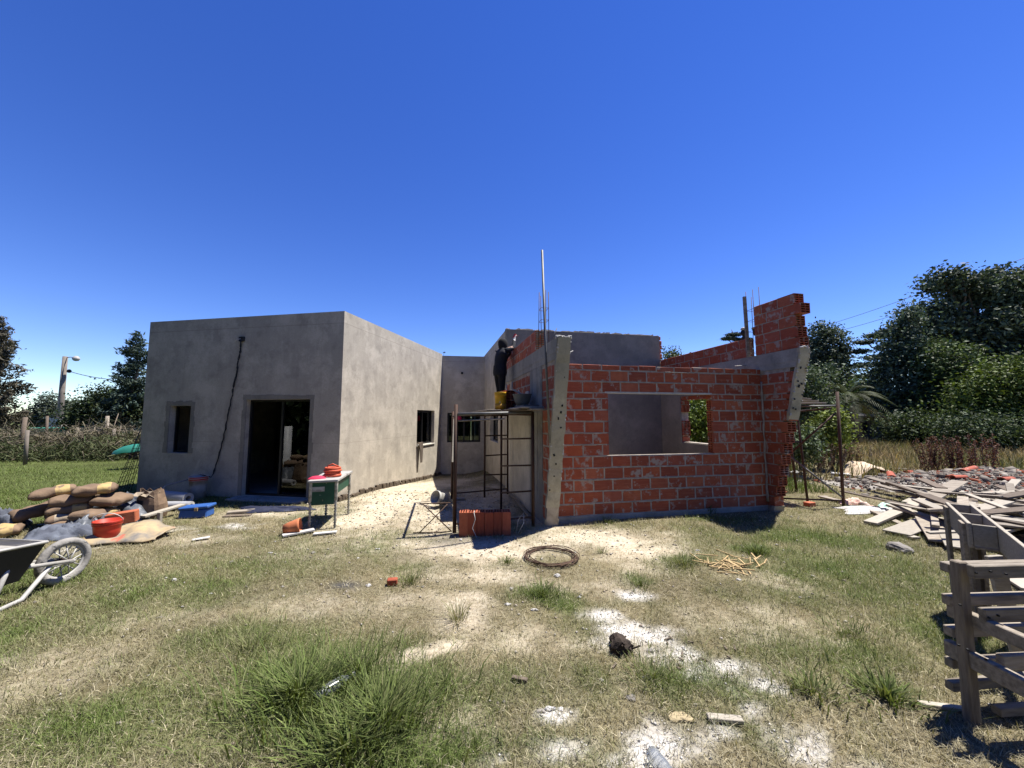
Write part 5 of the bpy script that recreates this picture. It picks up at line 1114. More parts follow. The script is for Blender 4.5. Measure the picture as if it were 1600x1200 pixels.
for pya, pyb in ((681,680),(712,710),(742,741)): srail(Vector((sc1.x,sc1.y,zat(757,pya,sc1))), Vector((sc2.x,sc2.y,zat(793,pyb,sc2))), .014, 'rung')
U_ = lambda q, z: Vector((q.x, q.y, z))
srail(U_(sa,1.70), U_(sbf,PT-.01), .022, 'ledger', MT['galv']); srail(U_(sr,1.70), U_(sc2,1.70), .02, 'ledger'); srail(U_(sa,1.66), U_(sr,1.68), .02, 'ledger'); srail(U_(sbf,1.70), U_(sc2,1.72), .02, 'ledger')
srail(U_(sr,.10), U_(sc2,.10), .014, 'ledger'); srail(U_(sa,.10), U_(sbf,.12), .014, 'ledger'); srail(U_(sa,1.60), U_(sa.lerp(sbf,.62),1.63), .012, 'ledger', MT['wood'])
srail(U_(sc1,1.70), U_(sbr,1.72), .016, 'ledger')
mb = MB(); mb.beam(U_(sr,1.62)+Vector((.05,-.1,0)), VY(708,722,sr.y-.6), .05, .02, (0,-1,0)); mb.build('batten', MT['wood_pale'], sca)
for i, (u0, u1, s0_, s1_, z, m) in enumerate(((-.50,-.24,-.42,3.0,1.775,'wood'),(-.78,-.52,-.2,3.0,1.772,'wood_dark'),(-1.04,-.80,.5,3.1,1.775,'wood'),(-.62,-.26,-.30,.75,1.808,'wood_pale'),(-.55,-.30,-.15,.5,1.838,'wood'))):
    mb = MB(); rfb(mb, u0, u1, s0_, s1_, z-.014, z+.014); mb.build('plank', MT[m], sca, bevel=.004)
# x brace resting beside the front post
xb0 = GG(654,831); xb1 = GG(706,828)
br = thing('cross_brace', 'thin steel cross brace standing open beside the scaffold post', 'brace', xb0); xt0 = VY(660,787,xb0.y+.0); xt1 = VY(699,788,xb1.y)
for a, b_ in ((xb0, xt1), (xb1, xt0), (xt0+Vector((-.04,0,.0)), xt1+Vector((.03,.1,0)))): mb = MB(); mb.tube([a, b_], .008, 6); mb.build('bar', MT['rebar'], br)
mb = MB(); mb.tube([xb0+Vector((-.08,0,.012)), xb1], .008, 6); mb.build('bar', MT['rebar'], br)
wbk = GG(694,790); bucket('white_pail', 'dirty white pail lying on its side by the scaffold', wbk+Vector((.02,.0,.12)), .10, .12, .26, MT['tin'], tilt=RZ(.9) @ RY(-1.25) )
# hollow bricks standing in a row
bs = GG(716,837); r = random.Random(1)
hb = holed_brick('hollow_brick', (.33,.18,.118), cols=2, rows=3); hb.materials.append(MT['brick_clean'])
nbk = 6; lbs = ['leftmost','second from left','third from left','fourth from left','fifth from left','rightmost']
for k in range(nbk):
    o = bpy.data.objects.new('hollow_brick', hb); COL.objects.link(o); p = bs+Vector((.065+k*.121, .10+.004*k+r.uniform(-.01,.01), .167)); o.location = p; WL[o] = p
    o.rotation_euler = (0, pi/2, r.uniform(-.05,.05)+ (0)); o.rotation_euler = (Matrix.Rotation(r.uniform(-.05,.05)+.03,3,'Z') @ RY(pi/2)).to_euler(); tag(o, lbs[k]+' of six hollow bricks stood on end by the scaffold', 'brick', 'row of upright hollow bricks')
mb = MB(); c = bs+Vector((.22,-.02,.30)); mb.tube([c+Vector((0,.1,.04)), c+Vector((0,.0,.04)), c+Vector((.02,-.015,-.05)), c+Vector((-.02,-.015,-.17)), c+Vector((.03,-.02,-.27)), c+Vector((.06,-.06,-.32))], .005, 5); solo(mb, 'string', 'pale string hanging over the upright bricks', 'string', MT['white'], c)
mb = MB(); c = GG(812,832); mb.tube([c+Vector((-.05,0,.01)), c+Vector((-.02,.05,.18)), c+Vector((.06,.06,.28)), c+Vector((.06,.02,.15)), c+Vector((-.02,-.02,.01))], .005, 5); solo(mb, 'wire_loop', 'thin pale wire loop on the ground in the scaffold shadow', 'wire', MT['white'], c)
plank('plank', 'short pale board on the sand behind the scaffold post', gp(712,782,.03), gp(727,781,.03), .08, .03, MT['wood_pale']); plank('batten', 'bent batten lying under the scaffold', gp(796,772,.05), gp(830,812,.05), .05, .03, MT['wood'])
plank('batten', 'thin batten lying across the shaded sand', gp(756,761,.04), gp(782,767,.04), .04, .03, MT['wood'])
# coil of wire
wc_ = GG(861,870); coil = thing('wire_coil', 'coil of dark steel wire lying on the bare soil', 'wire coil', wc_); r = random.Random(5)
for k in range(11):
    R_ = .285+r.uniform(-.03,.035); cx, cy = r.uniform(-.02,.02), r.uniform(-.02,.02); mb = MB(); mb.tube([wc_+Vector((cx+cos(2*pi*j/36)*R_, cy+sin(2*pi*j/36)*R_*1.0, .012+.004*k+.006*sin(j*.7+k))) for j in range(36)], .004, 5, closed=True); mb.build('loop', MT['rebar'], coil)
# things on the platform
PZ = 1.79
def onplat(px, yy, z=PZ): q = VY(px, 640, yy); return Vector((q.x, yy, z))
bucket('yellow_bucket', 'yellow mortar bucket standing on the scaffold platform', onplat(782,7.0), .095, .112, .32, MT['yellow'], band=(.05,.34,mat('brown print', (.45,.16,.03), (.62,.36,.02), 18, .5, 0)))
for k, (dz_, rz, lb) in enumerate(((.09,.1,'lower of two hollow bricks on the scaffold platform'),(.275,.2,'upper of two hollow bricks on the scaffold platform'))):
    o = bpy.data.objects.new('hollow_brick', get_brick('full', .18, 0, True)); COL.objects.link(o); p = onplat(795 if k == 0 else 793, 7.2)+Vector((0,0,dz_)); o.location = p; o.rotation_euler = (0,0,AR+pi/2+rz); tag(o, lb, 'brick'); WL[o] = p
tb = onplat(816,6.75,PZ+.06); tub = thing('mixing_tub', 'grey rubber mortar tub on the scaffold platform', 'tub', tb); mb = MB(); mb.lathe([(.001,0),(.09,0),(.13,.07),(.165,.20),(.172,.21),(.16,.21),(.12,.07),(.08,.015),(.001,.015)], tb, 22); mb.build('bowl', mat('grey rubber', (.22,.22,.19), (.16,.16,.14), 6, .8, .2), tub)
mb = MB(); mb.lathe([(.001,.14),(.14,.135)], tb, 20); mb.build('mortar_fill', MT['cement'], tub)
mb = MB(); mb.beam(tb+Vector((-.18,0,.30)), tb+Vector((.05,.02,.19)), .025, .025); mb.add([tb+Vector((.04,-.05,.19)), tb+Vector((.10,.0,.16)), tb+Vector((.06,.06,.20))], [(0,1,2)]); solo(mb, 'trowel', 'trowel resting across the mortar tub', 'trowel', MT['white'], tb)
# galvanised pipe and rebar cages
mb = MB(); mb.tube([VY(859,692,5.72), VY(853,560,5.72), VY(847,391,5.74)], .018, 10); pp = solo(mb, 'steel_pipe', 'tall galvanised pipe rising above the left brick wall', 'pipe', MT['galv'], VY(859,692,5.72))
def cage(label, uc_, sc_, z0, tops, w_=.065, name='rebar_cage'):
    base = RF(uc_, sc_, z0); t_ = thing(name, label, 'rebar', base); pts = []
    for k, (du, ds) in enumerate(((-w_,-w_*1.5),(w_,-w_*1.5),(w_,w_*1.5),(-w_,w_*1.5))):
        mb = MB(); a = RF(uc_+du, sc_+ds, z0-.02); b_ = RF(uc_+du+.01*(k-1), sc_+ds, tops[k]); mb.tube([a, b_], .006, 6); mb.build('bar', MT['rebar'], t_); pts.append((a, b_))
    z = z0+.08
    while z < min(tops)-.1:
        mb = MB(); q = [a+(b_-a)*((z-a.z)/(b_-a).z) for a, b_ in pts]; mb.tube(q, .004, 5, closed=True); mb.build('tie', MT['rebar'], t_); z += .21
    return t_
cage('steel rebar cage rising from the gap in the left brick wall', -.10, .26, BEAM1, (3.72,3.80,3.90,3.85)); cage('steel rebar cage rising between the right wall and the tall brick stub', UW+.10, .20, BEAM1, (4.10,4.16,4.02,4.12))
q = RF(UW+.08,.36,BEAM1+.38); mb = MB(); mb.beam(RF(UW+.03,.29,BEAM1), RF(UW+.02,.30,4.02), .055, .04, (0,-1,0)); solo(mb, 'timber_prop', 'grey timber prop standing at the right rebar cage', 'prop', MT['wood'], q)
bucket('mortar_pail', 'small dark pail hung at the right rebar cage', RF(UW+.10,.14,3.22), .05, .075, .15, MT['rust'], band=(.85,.99,MT['white']))
q = RF(UW+.06,.42,BEAM1+.375); tr_ = thing('mason_hammer', 'mason hammer with white head standing on the right brick wall', 'hammer', q); mb = MB(); mb.tube([q, q+Vector((.02,0,.10))], [.05,.02], 8); mb.lathe([(.02,.08),(.045,.10),(.05,.15),(.03,.19),(.001,.20)], q, 10); mb.build('handle', MT['cable'], tr_); mb = MB(); mb.lathe([(.001,.19),(.04,.195),(.055,.215),(.04,.245),(.001,.255)], q+Vector((.01,0,0)), 10); mb.build('head', MT['white'], tr_)
mb = MB(); p = RF(.06,-.25,2.62); mb.tube([RF(-.002,-.5,2.60), RF(.13,-.55,2.66)], .008, 6); solo(mb, 'tie_wire', 'bent steel rod poking out of the left slanted pier', 'rod', MT['white'], p)
mb = MB(); mb.tube([RF(-.08,.05,BEAM1), RF(.05,-.02,BEAM1+.32)], .007, 6); solo(mb, 'steel_rod', 'leaning steel rod at the top of the left slanted pier', 'rod', MT['galv'], RF(-.08,.05,BEAM1))
mb = MB(); mb.tube([RF(UW-.003,.35,2.66), RF(UW-.5,.05,2.60)], .008, 6); solo(mb, 'steel_rod', 'pale steel rod sticking out of the right ring beam', 'rod', MT['white'], RF(UW,.35,2.66))

# ------------------------------------------------------------------ worker
py_ = 8.55; pf = onplat(781, py_, 1.79); fa = radians(35)
def person():
    V = []; E = []; Rd = []
    def add(p, r_, par=None):
        V.append(Vector(p)); Rd.append(r_)
        if par is not None: E.append((par, len(V)-1))
        return len(V)-1
    pel = add((0,0,.93), .135); ab = add((.0,0,1.06), .125, pel); ch = add((.03,0,1.24), .150, ab); up = add((.05,0,1.37), .115, ch); nk = add((.075,0,1.45), .055, up); hd_ = add((.10,0,1.54), .085, nk); ht = add((.10,0,1.63), .075, hd_)
    for sg in (-1, 1):
        hp = add((0,.085*sg,.86), .095, pel); kn = add((.03*sg+.02,.10*sg,.48), .062, hp); an = add((-.02+.04*sg,.11*sg,.09), .044, kn); he = add((-.02+.04*sg,.11*sg,.035), .042, an); to = add((.15+.04*sg,.13*sg,.03), .034, he)
        sh = add((.05,.165*sg,1.38), .068, up)
        if sg < 0: el = add((.24,.20*sg,1.46), .050, sh); wr = add((.33,.10*sg,1.66), .034, el); pm = add((.345,.09*sg,1.72), .032, wr); dirs = Vector((.25,.05,1))
        else: el = add((.25,.20*sg,1.24), .050, sh); wr = add((.38,.10*sg,1.42), .034, el); pm = add((.41,.08*sg,1.47), .032, wr); dirs = Vector((.8,-.1,.55))
        d_ = dirs.normalized(); sd_ = Vector((0,1,0))
        for k in range(4):
            a = V[pm]+sd_*(.03-.02*k)+d_*.035; ln = (.034,.04,.042,.036)[k]; f1 = add(a, .0095, pm); f2 = add(a+d_*ln+Vector((.012,0,.0)), .009, f1); f3 = add(a+d_*ln*1.5+Vector((.034,0,-.012)), .008, f2)
        t1 = add(V[pm]+sd_*(-.04*sg)+d_*.005, .010, wr); t2 = add(V[pm]+sd_*(-.045*sg)+d_*.05, .009, t1)
    me = bpy.data.meshes.new('pw'); me.from_pydata(V, E, []); o = bpy.data.objects.new('pw', me); COL.objects.link(o)
    sm_ = o.modifiers.new('skin','SKIN'); sm_.use_smooth_shade = True
    for i, sv in enumerate(me.skin_vertices[0].data): sv.radius = (Rd[i]*(1.12 if Rd[i] > .03 else 1),)*2; sv.use_root = (i == 0)
    o.modifiers.new('sub','SUBSURF').levels = 2
    dg = bpy.context.evaluated_depsgraph_get(); m2 = bpy.data.meshes.new_from_object(o.evaluated_get(dg)); bpy.data.objects.remove(o); return m2
wm = person(); wm.name = 'body'; wm.materials.clear()
for q in (MT['cloth_dark'], MT['jacket'], MT['skin'], MT['glove']): wm.materials.append(q)
for p in wm.polygons:
    c = p.center; p.use_smooth = True
    arm = c.x > .30 and c.z > 1.38
    p.material_index = 3 if arm and (c.z > 1.655 or c.x > .385) else (2 if (c.z > 1.46 and c.x < .2) else (1 if c.z > .86 else 0))
worker = thing('person', 'person in dark hooded work clothes and white gloves reaching up on the scaffold', 'person', pf)
wo2 = bpy.data.objects.new('body', wm); COL.objects.link(wo2); wo2.parent = worker; wo2.rotation_euler = (0,0,fa); wo2.scale = (.97,.97,.97); WL[wo2] = pf
def wl(p): return pf+RZ(fa) @ (Vector(p)*.97)
mb = MB(); hc = wl((.10,0,1.575)); Rh = RZ(fa) @ Matrix.Diagonal((1.08,.92,1))
mb.lathe([(.075,-.14),(.098,-.09),(.108,-.02),(.106,.04),(.085,.09),(.045,.118),(.001,.125)], hc-(RZ(fa) @ Vector((.018,0,0))), 16, Rh); mb.build('hood', MT['cloth_dark'], worker)
mb = MB(); nz = wl((.185,0,1.555)); mb.lathe([(.001,-.03),(.016,-.015),(.012,.01),(.001,.03)], nz, 8); mb.build('nose', MT['skin'], worker)
for sg in (-1,1): mb = MB(); mb.lathe([(.001,-.012),(.011,0),(.001,.012)], wl((.172,.033*sg,1.59)), 8); mb.build('eye', MT['white'], worker)
mb = MB(); mb.lathe([(.150,.80),(.165,.86),(.158,.95),(.150,1.02)], pf, 16, RZ(fa) @ Matrix.Diagonal((.95,1.05,1))); mb.build('jacket_hem', MT['jacket'], worker)
mb = MB(); a = wl((.36,-.09,1.78)); mb.box(a, (.05,.05,.09), RZ(fa) @ RY(.3)); mb.beam(wl((.30,-.09,1.74)), wl((.46,-.09,1.80)), .03, .008); solo(mb, 'spirit_level', 'small red tool held up in the worker\'s raised gloved hand', 'tool', MT['redplastic'], a)
mb = MB(); a = LF(0, s0+.02, sz0); mb.add([LF(-.06,s0+.02,sz0+.05), LF(-.07,s0+.28,sz0+.08), LF(-.08,s0+.24,sz0-.16), LF(-.085,s0+.20,sz0-.50), LF(-.085,s0+.10,sz0-.50), LF(-.08,s0+.06,sz0-.12), LF(.06,s0+.04,sz0+.03), LF(.06,s0+.26,sz0+.05)], [(0,1,2,5),(2,3,4,5),(0,6,7,1)]); rg = solo(mb, 'old_rag', 'brown rag hanging over the sunlit window sill', 'cloth', MT['wood_dark'], a); rg.modifiers.new('s','SOLIDIFY').thickness = .02
mb = MB(); c = Q0+xb*(b0+.42); mb.lathe([(.001,-.10),(.07,-.06),(.10,.0),(.06,.07),(.001,.10)], Vector((c.x, c.y-.12, bz1-.20)), 10); solo(mb, 'pink_cloth', 'bright pink cloth hanging in the courtyard window', 'cloth', MT['shadecloth'], (c.x, c.y-.12, bz1-.2))

# ------------------------------------------------------------------ right scaffold
ra, rb_, rc = GG(1318,790), GG(1262,784), GG(1222,786)
rs = thing('scaffold', 'dark tubular scaffold with diagonal braces right of the brick room', 'scaffold', ra)
def rt(a, b_, rad, nm, m=None): mb = MB(); mb.tube([a, b_], rad, 8); return mb.build(nm, m or MT['rust'], rs)
ZR = VY(1312,634,ra.y).z
rt(ra, VY(1308,612,ra.y), .026, 'post'); rt(rb_, Vector((rb_.x-.1, rb_.y, ZR)), .022, 'post'); rt(rc, Vector((rc.x, rc.y, ZR)), .03, 'post', MT['wood_dark'])
rt(VY(1238,635,rb_.y), VY(1310,634,ra.y), .018, 'ledger', MT['galv']); rt(VY(1232,711,rb_.y), VY(1306,645,ra.y), .018, 'brace'); rt(VY(1234,713,rb_.y), VY(1316,777,ra.y), .018, 'brace', MT['galv']); rt(Vector((rc.x,rc.y,.09)), Vector((ra.x,ra.y,.09)), .015, 'ledger'); rt(Vector((rc.x,rc.y+.1,.0))+Vector((0,0,1.15)), Vector((rb_.x,rb_.y,1.17)), .014, 'ledger')
rt(Vector((ra.x+.15,ra.y+1.4,0)), Vector((ra.x+.05,ra.y+1.4,ZR)), .026, 'post'); rt(Vector((ra.x+.05,ra.y+1.4,ZR-.1)), Vector((ra.x-.1,ra.y,ZR-.05)), .018, 'ledger')
for k in range(3):
    a = VY(1236,630-4*k,rb_.y+.15*k); b_ = VY(1285-12*k,630-3*k,ra.y+.3+.2*k); mb = MB(); mb.beam(a, b_, .22, .03); mb.build('plank', MT['wood' if k else 'wood_pale'], rs, bevel=.003)
q = GG(1265,790); mb = MB(); mb.box(q+Vector((0,0,.04)), (.17,.12,.08), RZ(.3)); solo(mb, 'brick_piece', 'orange brick piece at the foot of the right scaffold', 'brick', MT['brick_clean'], q, bevel=.008)

# ------------------------------------------------------------------ rubble mound, tiles
rng = np.random.default_rng(77); MC = G(1548,757); mx, my = 2.7, 1.05
def mound(x, y): return np.clip(.34*np.exp(-(((x-MC.x)/mx)**2+((y-MC.y)/my)**2)**1.2)*(0.7+.6*fbm(x*1.6, y*1.6, 300, 3)), 0, 1)
xs2 = np.linspace(MC.x-5.2, MC.x+5.2, 110); ys2 = np.linspace(MC.y-2.1, MC.y+2.1, 60); X2, Y2 = np.meshgrid(xs2, ys2); Z2 = gh(X2, Y2)-.03+mound(X2, Y2)+.03*(fbm(X2*6, Y2*6, 310, 2)-.5)
idx = np.arange(X2.size).reshape(X2.shape); F_ = np.stack([idx[:-1,:-1],idx[:-1,1:],idx[1:,1:],idx[1:,:-1]],-1).reshape(-1,4)
md = npmesh('rubble_mound', np.stack([X2,Y2,Z2],-1).reshape(-1,3), F_, MT['stone'], smooth=True); md['kind'] = 'structure'
n = 6500; x = MC.x+rng.normal(0,mx*.62,n); y = MC.y+rng.normal(0,my*.62,n); sz = rng.uniform(.012,.04,n)*(1+1.4*(rng.random(n)<.06)); cube = np.array([(-1,-1,-1),(1,-1,-1),(1,1,-1),(-1,1,-1),(-1,-1,1),(1,-1,1),(1,1,1),(-1,1,1)],float)
V = cube[None]*rng.uniform(.45,1.1,(n,8,1))*sz[:,None,None]*rng.uniform(.5,1.3,(n,1,3)); an = rng.uniform(0,6.3,n); Vx = V[...,0]*np.cos(an)[:,None]-V[...,1]*np.sin(an)[:,None]; Vy_ = V[...,0]*np.sin(an)[:,None]+V[...,1]*np.cos(an)[:,None]
V = np.stack([Vx+x[:,None], Vy_+y[:,None], V[...,2]+(gh(x,y)+mound(x,y)-.01)[:,None]],-1).reshape(-1,3); fq = np.array([(3,2,1,0),(4,5,6,7),(0,1,5,4),(1,2,6,5),(2,3,7,6),(3,0,4,7)]); F_ = (np.arange(n)[:,None,None]*8+fq[None]).reshape(-1,4)
cl = np.where(rng.random((n,1))<.13, np.array([[.26,.085,.05]]), np.array([[.25,.225,.195]]))*rng.uniform(.5,1.25,(n,1)); ob = npmesh('rubble', V, F_, MT['rubble'], colors=np.repeat(cl[:,None,:],8,1).reshape(-1,3)); tag(ob, 'heap of grey rubble and broken plaster by the wood pile', 'rubble', kind='stuff')
def tile(name, label, p, L, rad, rz, tilt, grp='broken red tiles on the rubble'):
    p = Vector(p); V = []; F_ = []; n = 8
    for i in range(2):
        for j in range(n+1): a = pi*j/n; V.append(((i-.5)*L, cos(a)*rad*(1-.15*i), sin(a)*rad*.8))
    F_ = [(j, j+1, n+2+j, n+1+j) for j in range(n)]; R = RZ(rz) @ RY(tilt); mb = MB(); mb.add([p+R @ Vector(v) for v in V], F_); o = solo(mb, name, label, 'tile', MT['reddish'], p, grp); o.modifiers.new('s','SOLIDIFY').thickness = .02; return o
def mz(px, py, dz=0): q = G(px, py); q.z = float(gh(q.x,q.y)+mound(q.x,q.y))+dz; return q
tile('roof_tile', 'short red roof tile on the left end of the rubble', mz(1393,753,.02), .36, .09, .9, -.2); tile('roof_tile', 'long red tile in the middle of the rubble', mz(1516,757,.03), .60, .08, .35, -.1); tile('roof_tile', 'red tile fragment low in the middle of the rubble', mz(1500,762,.02), .35, .07, .1, 0)
tile('roof_tile', 'red tile near the right end of the rubble', mz(1578,756,.02), .5, .08, -.3, .1); tile('roof_tile', 'red tile fragment below the right end tile', mz(1575,765,.02), .35, .08, .2, 0); tile('roof_tile', 'flat red fragment on the rubble left of the middle', mz(1424,749,.02), .25, .10, .1, 0)
# curled red and cream sheet
c = GG(1352,742); n = 16; V = []; F_ = []
for i in range(5):
    for j in range(n+1):
        f = j/n; a = -.3+3.3*f; V.append((c.x-.55+1.15*f+.05*i, c.y-.35+.22*i+.1*sin(f*4), c.z+.02+.30*max(0,sin(a))*(.75+.1*i)+.03*sin(i*2+j)))
F_ = [(i*(n+1)+j, i*(n+1)+j+1, (i+1)*(n+1)+j+1, (i+1)*(n+1)+j) for i in range(4) for j in range(n)]; mb = MB(); mb.add(V, F_, 0, True); mb.m = [0]*len(mb.f); cs = solo(mb, 'curled_sheet', 'curled cream and red membrane sheet left of the rubble', 'sheet', [mat('cream membrane', (.56,.46,.33), (.42,.30,.2), 5, .8, .3), MT['reddish']], c); sm_ = cs.modifiers.new('s','SOLIDIFY'); sm_.thickness = .02; sm_.material_offset = 1
plank('plank', 'grey board on the left shoulder of the rubble', mz(1395,736,.1), mz(1440,741,.12), .2, .03, MT['wood'])
plank('plank', 'white board on the grass beyond the right scaffold', gp(1298,741,.05), gp(1328,743,.05), .3, .04, MT['paper']); plank('plank', 'pale board lying in the grass behind the slanted pier', gp(1226,737,.06), gp(1250,742,.06), .4, .05, MT['paper']); plank('plank', 'grey board lying below the pale board behind the pier', gp(1222,746,.05), gp(1262,748,.05), .3, .05, MT['wood'])
plank('plank', 'broken board leaning at the foot of the right scaffold', gp(1282,778,.05), gp(1322,786,.03), .14, .03, MT['wood'])

# ------------------------------------------------------------------ scrap wood pile
BG = 'weathered boards in the scrap wood pile'; BLb = 'weathered grey board lying in the scrap wood pile'
def board(a, b_, wd, thk, m, lb=BLb, up=(0,0,1)): return plank('board', lb, a, b_, wd, thk, MT[m], up, BG, 'board')
board(gp(1360,820,.04), gp(1500,782,.32), .17, .035, 'wood_pale', 'long pale board reaching out of the wood pile to the left'); board(gp(1455,805,.30), gp(1502,776,.34), .24, .03, 'wood', 'wide grey board lying on top of the left end of the wood pile')
board(gp(1416,792,.10), gp(1470,776,.22), .12, .03, 'wood_pale', 'short pale board at the back left of the wood pile'); board(gp(1424,786,.08), gp(1460,780,.12), .10, .03, 'wood_pale', 'narrow pale strip behind the back left boards')
board(gp(1386,828,.02), gp(1432,842,.03), .12, .03, 'wood_pale', 'board lying flat on the grass at the front of the wood pile'); board(gp(1400,836,.05), gp(1456,820,.10), .30, .02, 'wood_pale', 'wide pale panel at the front of the wood pile')
board(gp(1450,824,.16), gp(1474,852,.06), .26, .025, 'wood', 'panel tilted toward the lawn at the front of the wood pile'); board(gp(1476,828,.14), gp(1500,862,.06), .24, .025, 'wood_pale', 'second panel tilted toward the lawn at the front of the wood pile')
r = random.Random(44)
for k in range(120):
    px = r.uniform(1425,1680); py = r.uniform(788,862); dz_ = .02+.34*r.random()*(1 if 1450 < px else .5); a = gp(px, py, dz_); L = r.uniform(.5,1.7); an = r.choice((r.gauss(.25,.3), r.gauss(-.6,.3), r.gauss(1.2,.4))); b_ = a+Vector((cos(an)*L, sin(an)*L, r.uniform(-.12,.15))); b_.z = max(.02, b_.z)
    if (G(1528,1120)-a).length < 1.7 or b_.y < 3.6: continue
    mm = r.choice(('wood','wood_pale','wood_pale','wood','wood_dark')); wdt = r.uniform(.06,.22)
    board(a, b_, wdt, r.uniform(.02,.035), mm, ('short ' if L < .85 else 'long ' if L > 1.3 else '')+('narrow ' if wdt < .11 else 'wide ' if wdt > .17 else '')+{'wood':'grey','wood_pale':'pale','wood_dark':'dark'}[mm]+' board '+('on top of' if dz_ > .24 else 'low in' if dz_ < .12 else 'inside')+' the '+('back' if a.y > 6.6 else 'front' if a.y < 5.2 else 'middle')+' of the scrap wood pile, '+('left end' if px < 1490 else 'right end' if px > 1590 else 'centre'))

# ------------------------------------------------------------------ wooden rack and formwork trough
pr = GG(1519,1127); rack = thing('timber_rack', 'weathered timber rack of nailed battens at the right foreground edge', 'rack', pr); yp = pr.y
ptop = VY(1512,874,yp+.02)
def rk(a, b_, wd, thk, nm='batten', m='wood', up=(0,0,1)): mb = MB(); mb.beam(a, b_, wd, thk, up); return mb.build(nm, MT[m], rack, bevel=.004)
mb = MB(); mb.beam(pr-Vector((0,0,.04)), Vector((pr.x+.01, yp, ptop.z)), .058, .05, (0,-1,0)); mb.build('post', MT['wood_post'], rack, bevel=.006)
for (px, py, yo, hh, ln, th_) in ((1475,886,.09,.052,2.2,.05),(1478,937,.09,.055,2.2,.05),(1481,986,.09,.052,2.0,.05),(1482,1035,.09,.05,2.0,.045),(1483,1071,.09,.05,1.0,.045),(1556,1110,.02,.045,1.5,.045)):
    a = VY(px, py, yp+yo); rk(a, a+Vector((ln,.12,0)), th_, hh)
for (px, py, yo, hh, ln) in ((1516,893,-.075,.068,2.0),(1534,961,-.075,.07,1.8),(1562,1034,-.085,.075,1.6)):
    a = VY(px, py, yp+yo); rk(a, a+Vector((ln,.10,.0)), .035, hh)
for (px, py, ln, hh) in ((1484,942,.62,.07),(1480,1000,.95,.085)):
    a = VY(px, py+10, yp+.10); rk(a, a+Vector((.02,-1,-.015)).normalized()*ln, .045, hh)
rp2 = Vector((pr.x+1.5, yp+.12, 0)); rk(gz(rp2)-Vector((0,0,.03)), Vector((rp2.x, rp2.y, ptop.z-.02)), .10, .08, 'post', 'wood', (0,-1,0))
rp3 = Vector((pr.x-.08, yp-.80, 0)); rk(gz(rp3)-Vector((0,0,.03)), Vector((rp3.x, rp3.y, .52)), .08, .08, 'post', 'wood', (0,-1,0))
r = random.Random(2); mb = MB()
for (px, py) in ((1525,895),(1548,893),(1572,897),(1545,965),(1560,962),(1500,945),(1512,1015),(1540,1030),(1498,1008),(1572,1040)):
    q = VY(px, py, yp-.095); mb.box(q, (.008,.01,.008))
nl_ = mb.build('nail', MT['black'], rack); nl_['kind'] = 'stuff'
tr1, tr2 = VY(1498,786,3.5), VY(1538,820,2.9); tg = thing('formwork_trough', 'wooden formwork trough with a divider standing behind the timber rack', 'formwork', (tr1.x, tr1.y, 0)); dd = (tr2-tr1).normalized(); sdv = Vector((dd.y,-dd.x,0)).normalized(); Wt = .072
def tgp(a, b_, wd, thk, nm, up=(0,0,1), m='wood_pale'): mb = MB(); mb.beam(a, b_, wd, thk, up); return mb.build(nm, MT[m], tg, bevel=.003)
dn = Vector((0,0,-.09)); ext = dd*.75
for sg, e_ in ((1, 0), (-1, 1)):
    a = tr1+sdv*Wt*sg+dn; b_ = tr2+sdv*Wt*sg+dn+(ext if e_ else Vector()); tgp(a, b_, .022, .18, 'side_board')
    for f in (.12,.85):
        q = tr1.lerp(tr2, f)+sdv*(Wt+.02)*sg; tgp(gz(q), q+Vector((0,0,-.02)), .13, .022, 'leg', sdv, 'wood')
for f in (.02,.5,.98): q = tr1.lerp(tr2, f)+dn; tgp(q-sdv*(Wt-.013), q+sdv*(Wt-.013), .02, .165, 'divider')
tgp(tr1+dn*1.95, tr2+dn*1.95, Wt*2-.03, .02, 'bottom_board', m='wood')
for k, (f, m) in enumerate(((.3,'wood'),(.62,'wood_dark'))): q = tr1.lerp(tr2, f)-sdv*0+Vector((0,0,-.2)); tgp(gz(q), q, .16, .022, 'leg', sdv, m)
pl_ = plank('plank', 'leaning board crossing behind the rack battens', VY(1552,868,yp+.35), gz(VY(1600,1010,yp+.28)), .10, .025, MT['wood_pale'], up=(0,-1,0)); 
plank('plank', 'pale board lying behind the rack on the grass', gp(1570,898,.05), gp(1620,930,.05), .18, .025, MT['wood_pale']); plank('plank', 'pointed white slat on the grass left of the rack post', gp(1436,1100,.02), gp(1510,1110,.02), .035, .018, MT['wood_pale'])
# ------------------------------------------------------------------ small debris
def lump(px, py, s, m, name, label, cat, seed, grp=None, flat=.6):
    c = GG(px, py); r = random.Random(seed); bm = bmesh.new(); bmesh.ops.create_icosphere(bm, subdivisions=3, radius=s)
    for v in bm.verts: k = 1+.25*sin(v.co.x/s*3+seed)+.2*sin(v.co.y/s*4+seed*2)+.12*sin(v.co.z/s*7+seed*3)*sin(v.co.x/s*8)+r.uniform(-.05,.05); v.co = Vector((v.co.x*k*1.3, v.co.y*k, v.co.z*k*flat))
    me = bpy.data.meshes.new(name); bm.to_mesh(me); bm.free(); o = link(name, me, None, m, tuple(c+Vector((0,0,s*flat*.5)))); return tag(o, label, cat, grp)
ST = 'loose stones on the grass'; ANCH = [((861,870),'the wire coil'),((750,830),'the upright bricks'),((483,826),'the green desk'),((970,1008),'the burnt lump'),((613,909),'the red brick fragment'),((1018,1178),'the bottom edge bottle'),((205,838),'the torn paper sack'),((97,908),'the wheelbarrow wheel'),((1150,884),'the straw coloured sticks'),((480,1090),'the largest foreground tuft'),((850,925),'the dark round tuft'),((335,800),'the white pail'),((1105,1116),'the short pale slat'),((694,790),'the pail lying on its side')]
